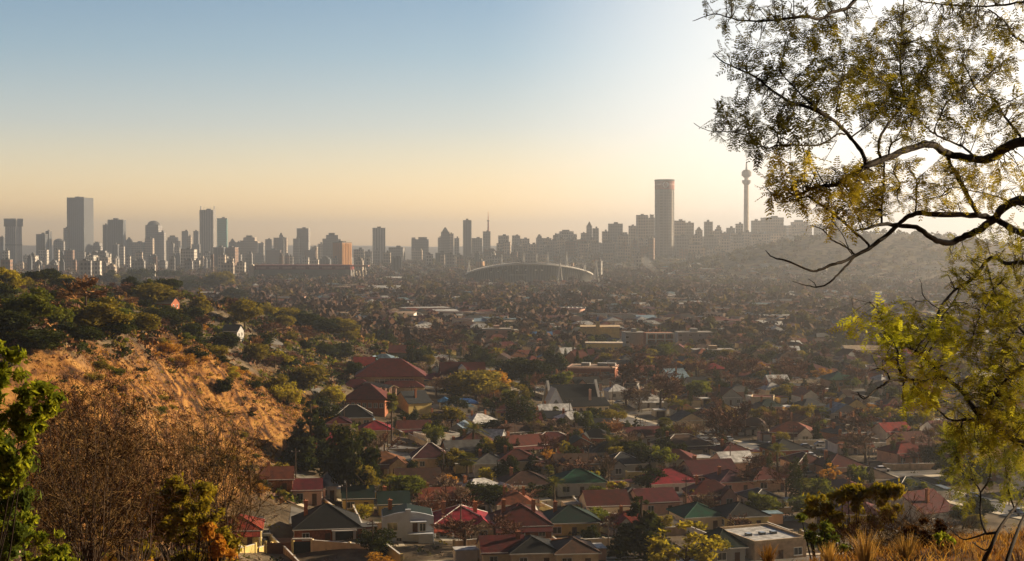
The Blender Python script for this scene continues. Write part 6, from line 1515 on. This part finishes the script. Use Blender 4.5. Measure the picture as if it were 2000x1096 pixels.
# ------------------------------------------------------------------ the big feathery tree on the right
def dep(px, py): return 14.0 + 1.5*math.sin(px/95.0 + .6) + 1.1*math.cos(py/80.0) + .5*math.sin((px+py)/37.0)
def Q(px, py, off=0): return P(px, py, dep(px, py) + off)
BR = [  # traced limbs: points in photograph pixels and widths (px) at both ends
 ([(2380,420),(2200,330),(2100,292),(2005,277),(1962,288),(1937,309),(1900,310),(1850,300),(1815,281),(1780,290),(1740,305),(1700,320),(1685,328),(1660,345),(1632,360),(1590,366),(1555,382),(1534,367)], 26, 3),
 ([(1690,318),(1688,306),(1671,280),(1632,238),(1580,210),(1545,200),(1510,178),(1475,150),(1415,122),(1393,104)], 9, 2),
 ([(1640,243),(1600,215),(1570,190),(1552,171),(1524,140),(1530,110),(1541,80)], 5, 1.5),
 ([(1650,262),(1636,262),(1608,280),(1580,285),(1524,283),(1496,290),(1470,270),(1440,259),(1384,255),(1356,241)], 4, 1.3),
 ([(1632,226),(1636,200),(1641,180),(1645,150),(1650,110)], 3.5, 1.3),
 ([(1720,310),(1716,290),(1722,262),(1762,200),(1760,150),(1758,105),(1763,30),(1768,-40)], 7, 3),
 ([(2200,-120),(1900,-70),(1760,-40),(1700,-30),(1671,0),(1653,17),(1625,24),(1604,37),(1573,33),(1541,35),(1489,42),(1440,38),(1395,28),(1352,42)], 12, 1.4),
 ([(1625,24),(1619,8),(1612,-12)], 4, 2),([(1604,37),(1592,50),(1570,68)], 3, 1.3),
 ([(2200,20),(2100,0),(2000,4),(1947,11),(1895,12),(1825,7),(1790,0),(1750,-12)], 7, 2.5),
 ([(1930,18),(1950,32),(1965,45),(1980,70),(2000,82),(2060,110)], 4, 6),
 ([(1944,305),(1975,290),(1993,270),(1979,248),(1958,222),(1944,196),(1909,178),(1895,150),(1880,120)], 8, 2.5),
 ([(1905,308),(1881,287),(1855,275),(1825,259),(1838,225),(1853,196),(1895,175),(1925,150),(1975,110)], 6, 2),
 ([(1825,262),(1800,240),(1780,210),(1775,180)], 4, 1.5),([(1762,200),(1790,170),(1800,140),(1830,110)], 4, 1.4),([(1762,196),(1735,170),(1715,140),(1700,95)], 3.5, 1.3),
 ([(1735,305),(1742,280),(1770,262),(1785,230)], 5, 1.5),([(1660,270),(1700,240),(1720,215),(1728,180)], 4, 1.2),
 ([(2390,560),(2250,470),(2120,415),(2005,393),(1965,401),(1940,429),(1912,450),(1884,461),(1860,474),(1835,472),(1814,461),(1790,445),(1751,440),(1720,438),(1695,447),(1671,450)], 27, 4),
 ([(1752,441),(1730,461),(1702,482),(1671,499),(1650,510),(1625,517),(1605,526),(1583,529),(1545,512),(1510,503),(1496,490)], 11, 1.6),
 ([(1671,500),(1650,522),(1632,541),(1615,555),(1594,561),(1570,556),(1548,549)], 6, 1.2),([(1594,560),(1590,552),(1578,545)], 2.5, 1),
 ([(1671,500),(1658,486),(1640,476),(1625,468),(1608,450),(1592,442),(1578,439)], 5, 1.2),([(1658,488),(1648,462),(1632,440),(1620,425)], 2.5, 1),([(1665,500),(1650,478),(1638,470)], 2.5, 1),
 ([(1699,484),(1690,470),(1667,452),(1632,421),(1597,396),(1576,382)], 7, 4.5),([(1576,384),(1545,392),(1520,395),(1512,385),(1495,365)], 3.5, 1.2),([(1560,392),(1530,385),(1505,375),(1488,362)], 2.5, 1),
 ([(2390,600),(2250,520),(2120,480),(2000,455),(1972,443),(1940,428),(1909,421),(1842,420),(1790,417),(1765,430),(1752,440)], 21, 9),
 ([(1909,420),(1891,384),(1867,338),(1856,324),(1852,305)], 12, 9),
 ([(1723,440),(1722,410),(1725,380),(1727,350),(1727,318)], 6, 4),([(1788,417),(1790,385),(1789,350),(1775,330)], 5, 3),([(1745,335),(1757,360),(1752,380),(1758,400)], 4, 2),([(1855,375),(1835,385),(1862,366),(1895,372),(1950,385),(2010,410)], 3, 3),
 ([(2390,700),(2200,560),(2100,520),(2000,512),(1965,515),(1944,503),(1926,510),(1905,541),(1867,566),(1839,597),(1828,629),(1811,655),(1805,664),(1790,676)], 13, 3),
 ([(1876,560),(1862,590),(1845,612),(1830,640),(1800,690)], 5, 2),([(1836,605),(1815,590),(1802,575),(1800,555),(1796,545)], 3, 1.2),([(1805,590),(1790,588),(1778,580)], 2, 1),
 ([(2390,1000),(2200,930),(2060,890),(1985,860),(1945,830),(1915,813),(1886,774),(1857,745),(1837,732),(1818,709),(1789,686),(1756,670)], 19, 3),
 ([(1776,742),(1762,730),(1755,716),(1752,680),(1733,651),(1717,612),(1698,590)], 7, 2),
 ([(1857,743),(1830,738),(1805,745),(1776,742),(1740,743),(1725,752),(1711,761),(1688,779),(1675,766)], 7, 2.2),([(1738,743),(1733,730),(1720,720),(1700,724)], 3.5, 1.3),
 ([(1915,818),(1902,820),(1857,820),(1838,806),(1821,790),(1818,778)], 7, 2),([(1820,745),(1805,730),(1800,710),(1812,690),(1830,665),(1845,640)], 4, 1.5),([(1789,686),(1800,665),(1830,640)], 3, 1.3),([(1690,778),(1680,772),(1662,768)], 2.2, 1),
 ([(1926,512),(1940,560),(1960,600),(1990,640),(2040,700)], 5, 8),([(1945,560),(1925,600),(1905,640),(1895,690)], 4, 2),([(2040,700),(1990,720),(1950,760),(1930,800)], 8, 4),([(1985,640),(1960,680),(1955,720)], 4, 2),
]
tb = empty('feathery_acacia_tree', (P(2390,700,14.5).x, 14.5, h(P(2390,700,14.5).x, 14.5)))
T0 = Vector(tb.location); pxm = 14.5/F
SK = []      # skeleton samples (position, pixel, width)
def smooth(pts, k=4):
    out = []; n = len(pts)
    for i in range(n-1):
        p0, p1, p2, p3 = pts[max(i-1,0)], pts[i], pts[i+1], pts[min(i+2,n-1)]
        for j in range(k):
            t = j/k; out.append(tuple(.5*((2*p1[a]) + (-p0[a]+p2[a])*t + (2*p0[a]-5*p1[a]+4*p2[a]-p3[a])*t*t + (-p0[a]+3*p1[a]-3*p2[a]+p3[a])*t**3) for a in range(2)))
    out.append(tuple(pts[-1])); return out
ra8 = random.Random(77)
for pts, w0, w1 in BR:
    sp = smooth(pts, 4); n = len(sp); P3 = []; Rr = []
    for i, (x, y) in enumerate(sp):
        t = i/(n-1); w = w0*(1-t)**.8 + w1*(1-(1-t)**.8); jx, jy = ra8.uniform(-1,1)*(.6+.05*w), ra8.uniform(-1,1)*(.6+.05*w)
        P3.append(Q(x+jx, y+jy) - T0); Rr.append(w*.5*pxm*.84*(1+.1*ra8.uniform(-1,1)))
        SK.append((P3[-1], x, y, w))
    MB().tube(P3, Rr, 8 if w0 > 8 else 5).build('limb', BARKF, tb, smooth=True)
top = Q(2385,420) - T0
MB().tube([(0,0,-.6),(.05,0,.8),(.02,.1,2.6),tuple(top*.8+Vector((0,0,.3))),tuple(top)], [.30,.24,.21,.17,.13], 12).build('trunk', BARKF, tb, smooth=True)
SKP = np.array([tuple(s[0]) for s in SK]); SKX = np.array([(s[1], s[2]) for s in SK]); SKW = np.array([s[3] for s in SK])

# foliage regions: polygon in the photograph, number of twigs, colour class
REG = [
 ([(1352,38),(1372,0),(1420,-30),(1560,-40),(1660,-20),(1640,40),(1560,60),(1500,62),(1440,56),(1400,60)], 80, 'k'),
 ([(1395,100),(1430,72),(1520,70),(1600,60),(1640,80),(1650,220),(1600,215),(1540,200),(1480,175),(1430,150),(1400,125)], 150, 'k'),
 ([(1560,60),(1700,20),(1800,20),(1980,60),(2010,200),(1990,280),(1900,290),(1800,270),(1720,285),(1660,240),(1600,150)], 560, 'o'),
 ([(1680,90),(1800,60),(1900,90),(1880,200),(1800,240),(1700,220),(1660,150)], 260, 'o'),
 ([(1780,-30),(2010,-30),(2010,80),(1900,60)], 90, 'o'),
 ([(1365,240),(1400,215),(1450,180),(1520,205),(1590,230),(1640,262),(1560,275),(1500,300),(1470,300),(1405,300),(1420,285),(1400,262)], 120, 'k'),
 ([(1490,325),(1530,300),(1600,310),(1640,330),(1700,335),(1740,400),(1700,430),(1640,400),(1560,400),(1505,395),(1495,360)], 150, 'y'),
 ([(1640,330),(1760,310),(1880,320),(1900,400),(1800,415),(1700,435),(1650,420)], 170, 'y'),
 ([(1600,405),(1680,420),(1690,450),(1640,450),(1600,430)], 22, 'y'),
 ([(1880,320),(2010,300),(2010,400),(1900,400)], 70, 'y'),
 ([(1830,500),(1880,470),(1960,440),(2010,450),(2010,640),(1960,640),(1900,560),(1860,560)], 150, 'g'),
 ([(1880,560),(1940,560),(2010,600),(2010,860),(1930,860),(1880,760),(1870,660)], 330, 'g'),
 ([(1640,630),(1680,600),(1730,605),(1800,620),(1860,600),(1880,640),(1860,700),(1800,690),(1740,680),(1690,660)], 170, 'b'),
 ([(1690,680),(1760,690),(1860,700),(1870,760),(1820,800),(1760,800),(1770,770),(1740,715)], 95, 'b'),
 ([(1830,800),(1920,790),(2010,820),(2010,900),(1900,880),(1840,850)], 90, 'g'),
 ([(1500,360),(1560,370),(1600,400),(1640,420),(1600,420),(1540,400)], 24, 'y'),
]
FM = {'k': leafmat('acacia leaves, olive black', (.045,.045,.014), (.11,.105,.025), .4, 2, 0), 'o': leafmat('acacia leaves, olive', (.075,.072,.014), (.21,.19,.03), .5, 2, 0),  # first class is darkened to read as backlit against bright sky
      'y': leafmat('acacia leaves, yellowish', (.15,.13,.02), (.36,.31,.045), .5, 2, 0), 'g': leafmat('acacia leaves, yellow-green', (.10,.11,.015), (.32,.31,.03), .5, 2, 0), 'b': leafmat('acacia leaves, bright yellow-green', (.22,.24,.02), (.46,.47,.04), .55, 2, 0)}
FMI = {k: i for i, k in enumerate(FM)}
frV, frM = [], []; twb = MB()
def frond(base, dirv, L, mi, r_, dens=6):
    """a feathery leaf: curved midrib with thin leaflets folded along it"""
    side = dirv.cross(Vector((0,0,1)));
    if side.length < .1: side = Vector((1,0,0))
    side.normalize(); nrm = Vector([r_.gauss(0,1) for _ in range(3)]); side = (side + nrm*.35).normalized(); droop = Vector((0,0,-1))*L*r_.uniform(-.1,.25)
    prev = base
    for k in range(1, dens+1):
        t = k/dens; p = base + dirv*L*t + droop*t*t; d = (p-prev).normalized()
        w = .0013; V_ = [prev-side*w, prev+side*w, p+side*w, p-side*w]; frV.extend(V_); frM.append(mi)
        ll = L*.34*(1-.55*abs(t-.45)*1.6)
        for s in (-1, 1):
            e = p + (side*s*.72 + d*.62 + Vector((0,0,-.12+r_.uniform(-.15,.15)))).normalized()*ll*r_.uniform(.75,1.1); q = (e-p); ww = d.cross(q); ww = q.cross(ww).normalized()*L*.046*r_.uniform(.7,1.2)
            frV.extend([p, p.lerp(e,.45)+ww, e, p.lerp(e,.55)-ww]); frM.append(mi)
        prev = p
def grow_twigs():
    for poly, n, cc in REG:
        for bx, by, _ in blobs(poly, int(n*(.78 if cc in 'gb' else .74)), 1, 2):
            k = int(np.argmin(np.hypot(SKX[:,0]-bx, SKX[:,1]-by) + 6*(SKW > 12) + 8*ra8.random()))
            s = SK[k]; e = Q(bx, by, ra8.uniform(-1.0,1.0)) - T0; b = s[0]
            L = (e-b).length; 
            mid = b.lerp(e, .5) + Vector((ra8.uniform(-1,1), ra8.uniform(-1,1), ra8.uniform(-.2,1)))*.12*L
            r0 = min(s[3]*.4, 1.7)*.5*pxm; twb.tube([b, mid, e], [r0*1.3, r0, r0*.5], 4)
            dirm = (e-mid).normalized(); mi = FMI['o' if cc == 'g' and ra8.random() < .45 else 'g' if cc == 'b' and ra8.random() < .3 else 'k' if cc == 'o' and ra8.random() < .3 else cc]
            nf = ra8.randint(3, 6)
            for i in range(nf):
                t = ra8.uniform(.35, 1.0); p = b.lerp(mid, t*2) if t < .5 else mid.lerp(e, t*2-1)
                if t < .5 and L > 1.2: continue
                dv = (dirm*.8 + Vector([ra8.gauss(0,.6), ra8.gauss(0,.6), ra8.gauss(.0,.5)])).normalized()
                frond(p, dv, ra8.uniform(.10,.19), mi, ra8)
            frond(e, (dirm + Vector([ra8.gauss(0,.2) for _ in range(3)])).normalized(), ra8.uniform(.14,.22), mi, ra8)
            SKL.append(1)
SKL = []
grow_twigs()
FV = np.array([tuple(v) for v in frV]); npmesh('foliage', FV, np.arange(len(FV)).reshape(-1,4), list(FM.values()), tb, mi=np.array(frM))
twb.build('twigs', BARKF, tb)
tag(tb, 'big feathery-leaved tree whose limbs reach in from the right edge', 'tree')
print('fronds quads', len(FV)//4)

# slender small tree at the bottom right
p0 = P(1967,1110,20); st = empty('feathery_acacia_tree', (p0.x, 20, h(p0.x, 20))); S0 = Vector(st.location); pm = 20/F
def Q2(x, y, o=0): return P(x, y, 20 + 1.0*math.sin(x/40) + .6*math.cos(y/50) + o) - S0
SB = [([(1955,1150),(1967,1096),(1984,1047),(2000,1008),(2030,950)], 10, 4),([(1905,1150),(1922,1096),(1935,1070),(1948,1040),(1967,1011),(2000,972),(2040,930)], 10, 4),
      ([(1948,1040),(1932,1042),(1925,1040),(1915,1008),(1915,962),(1902,940),(1895,915)], 6, 2),([(1925,1042),(1902,1050),(1880,1053),(1857,1034),(1831,1011)], 4, 1.2),([(1915,962),(1930,940),(1935,910),(1930,880)], 3.5, 1.3),([(1984,1000),(1970,960),(1965,920),(1960,890)], 4, 1.4),([(1902,940),(1885,925),(1870,905)], 2.5, 1),([(1940,1060),(1925,1075),(1900,1060)], 4, 2)]
S2 = []
for pts, w0, w1 in SB:
    sp = smooth(pts, 4); n = len(sp); P3 = [Q2(x, y) for x, y in sp]; MB().tube(P3, [(w0+(w1-w0)*i/(n-1))*.5*pm for i in range(n)], 6).build('limb', BARKG if 0 else BARKF, st, smooth=True)
    S2 += [(P3[i], sp[i][0], sp[i][1]) for i in range(n)]
frV, frM = [], []; twb = MB()
for poly, n, cc in [([(1840,900),(1860,860),(1930,850),(2010,870),(2010,990),(1960,990),(1920,970),(1880,1000),(1850,960)], 100, 0),([(1820,840),(1900,830),(1930,870),(1880,900),(1830,890)], 35, 0)]:
    for bx, by, _ in blobs(poly, n, 1, 2):
        s = min(S2, key=lambda q: math.hypot(q[1]-bx, q[2]-by) + 8*ra8.random()); e = Q2(bx, by, ra8.uniform(-.8,.8)); b = s[0]; mid = b.lerp(e,.5) + Vector((0,0,.1))
        twb.tube([b, mid, e], [.6*pm, .45*pm, .25*pm], 4); dm = (e-mid).normalized()
        for i in range(5): frond(mid.lerp(e, ra8.uniform(0,1)), (dm + Vector([ra8.gauss(0,.6) for _ in range(3)])).normalized(), ra8.uniform(.13,.24), cc, ra8)
FV = np.array([tuple(v) for v in frV]); npmesh('foliage', FV, np.arange(len(FV)).reshape(-1,4), [leafmat('small tree leaves', (.07,.09,.018), (.22,.22,.04), .4, 2, 0), FM['g']], st, mi=np.array(frM)); twb.build('twigs', BARKF, st)
tag(st, 'slender small tree with forked grey stems at the lower right corner', 'tree')
# ------------------------------------------------------------------ haze
hz = MB().box(-9000, -70, -12, 9000, 14100, 290).build('haze', None or bpy.data.materials.new('haze'))
hm = hz.data.materials[0]; hm.use_nodes = True; hn = hm.node_tree.nodes; hl = hm.node_tree.links
hn.clear(); ho = hn.new('ShaderNodeOutputMaterial'); pv = hn.new('ShaderNodeVolumePrincipled')
pv.inputs['Color'].default_value = (.92, .96, 1.0, 1); pv.inputs['Density'].default_value = 1.3e-4; pv.inputs['Anisotropy'].default_value = .68
hl.new(pv.outputs[0], ho.inputs['Volume']); tag(hz, kind='stuff')

# thin smoke rising at the foot of the round tower
sp_ = [P(1290, 543, 2500), P(1283, 532, 2505), P(1272, 522, 2510), P(1262, 512, 2515), P(1256, 503, 2520)]
smk = MB().tube(sp_, [2, 4, 6, 8, 6], 10).build('smoke', bpy.data.materials.new('smoke')); m_ = smk.data.materials[0]; m_.use_nodes = True; m_.node_tree.nodes.clear()
so = m_.node_tree.nodes.new('ShaderNodeOutputMaterial'); sv = m_.node_tree.nodes.new('ShaderNodeVolumePrincipled'); sv.inputs['Color'].default_value = (.97,.95,.92,1); sv.inputs['Density'].default_value = .012; sv.inputs['Anisotropy'].default_value = .4
m_.node_tree.links.new(sv.outputs[0], so.inputs['Volume']); tag(smk, kind='stuff')
# ------------------------------------------------------------------ labels of the many: what each is, and what it stands nearest to
MARK = [('the long road bright with sun',1640,915),('the tallest dark conifer',607,850),('the black-roofed brick bungalow',640,1020),('the curved-front white house',790,1020),('the brick-chimneyed red house',905,1010),('the dark pine',1252,1030),
        ('the bright green roof',1137,945),('the dark maroon house',1020,1010),('the steep-gabled church',1128,770),('the maroon-roofed school',760,735),('the tallest fan palm',765,820),('the central evergreen clump',1000,720),('the yellow-green shrub',1665,1000),
        ('the lone cypress spire',1552,945),('the twin dark cypresses',1013,815),('the wide dark evergreen',1240,890),('the white balcony building',1290,668),('the blue-capped tower',1160,650),('the long pale sheds',1150,612),('the oval stadium',1040,530),('the red-banded grandstand',600,522),
        ('the brown tree belt',1480,725),('the green curved roof',1650,745),('the yellow leaf sprays',1770,640),('the orange grass slope',500,780),('the golden dome tree',168,570),('the black-roofed hilltop house',366,555),('the pyramid-shaped olive conifer',390,590),('the wooded tail of the hill',620,630),
        ('the long flat brick building',1155,725),('the flat-roofed building below',1525,1070),('the wide brown roof',1345,870),('the purple pyramid roof',842,895),('the date palm',762,955),('the biggest bare tree',1410,840),('the pale pointed gable',1350,830),
        ('the top-heavy tower',25,450),('the tallest slab tower',157,440),('the domed tower',300,450),('the finned slab tower',405,450),('the green glass tower',434,450),('the tan striped tower',668,495),('the lone ribbed tower',740,470),('the slim central slab',912,450),('the red mast',953,440),('the tall round tower',1298,430),('the telecom tower',1458,430),('the dark wooded hill',1700,470),('the hanging bare branch',1680,770),('the dark conifer above the school',806,690)]
def dirw(dx, dy):
    dy *= 1.6
    if abs(dx) > 2.2*abs(dy): return 'right of' if dx > 0 else 'left of'
    if abs(dy) > 2.2*abs(dx): return 'below' if dy > 0 else 'above'
    return ('below and ' if dy > 0 else 'above and ') + ('right of' if dx > 0 else 'left of')
ORD = ['nearest','second','third','fourth','fifth','sixth','seventh','eighth','ninth','tenth','eleventh','twelfth','thirteenth','fourteenth','fifteenth','sixteenth','seventeenth','eighteenth','nineteenth','twentieth']
def ordw(n):
    if n < 20: return ORD[n]
    return ['twenty','thirty','forty','fifty','sixty'][(n+1)//10-2] + ('' if (n+1) % 10 == 0 else '-' + ['','first','second','third','fourth','fifth','sixth','seventh','eighth','ninth'][(n+1)%10])
buckets = {}
for o, desc, px, py, word in AUTO:
    px, py = float(px), float(py)
    sky_ = py < 500 or 'tower' in word
    c = [(math.hypot(px-a, (py-b)*1.5), nm, a, b) for nm, a, b in MARK if (b < 500 or nm in ('the oval stadium','the red-banded grandstand')) == sky_ or not sky_ and b >= 500]
    dd, nm, a, b = min(c)
    buckets.setdefault((desc, word, dirw(px-a, py-b), nm), []).append((dd, o, px, py))
for (desc, word, dr, nm), lst in buckets.items():
    lst.sort(key=lambda q: q[0])
    for i, (dd, o, px, py) in enumerate(lst):
        if len(lst) == 1: s = f'{desc} {word} {dr} {nm}'
        else: s = f"{desc} {word}, {ordw(i)} {dr} {nm}"
        o['label'] = s
for o in bpy.data.objects:
    if o.parent is None and 'category' in o: o['kind'] = 'thing'
seen = {}
for o in bpy.data.objects:
    if o.parent is None and 'label' in o:
        seen.setdefault(o['label'], []).append(o)
for k_, v in seen.items():
    if len(v) > 1: print('DUP', k_, len(v))
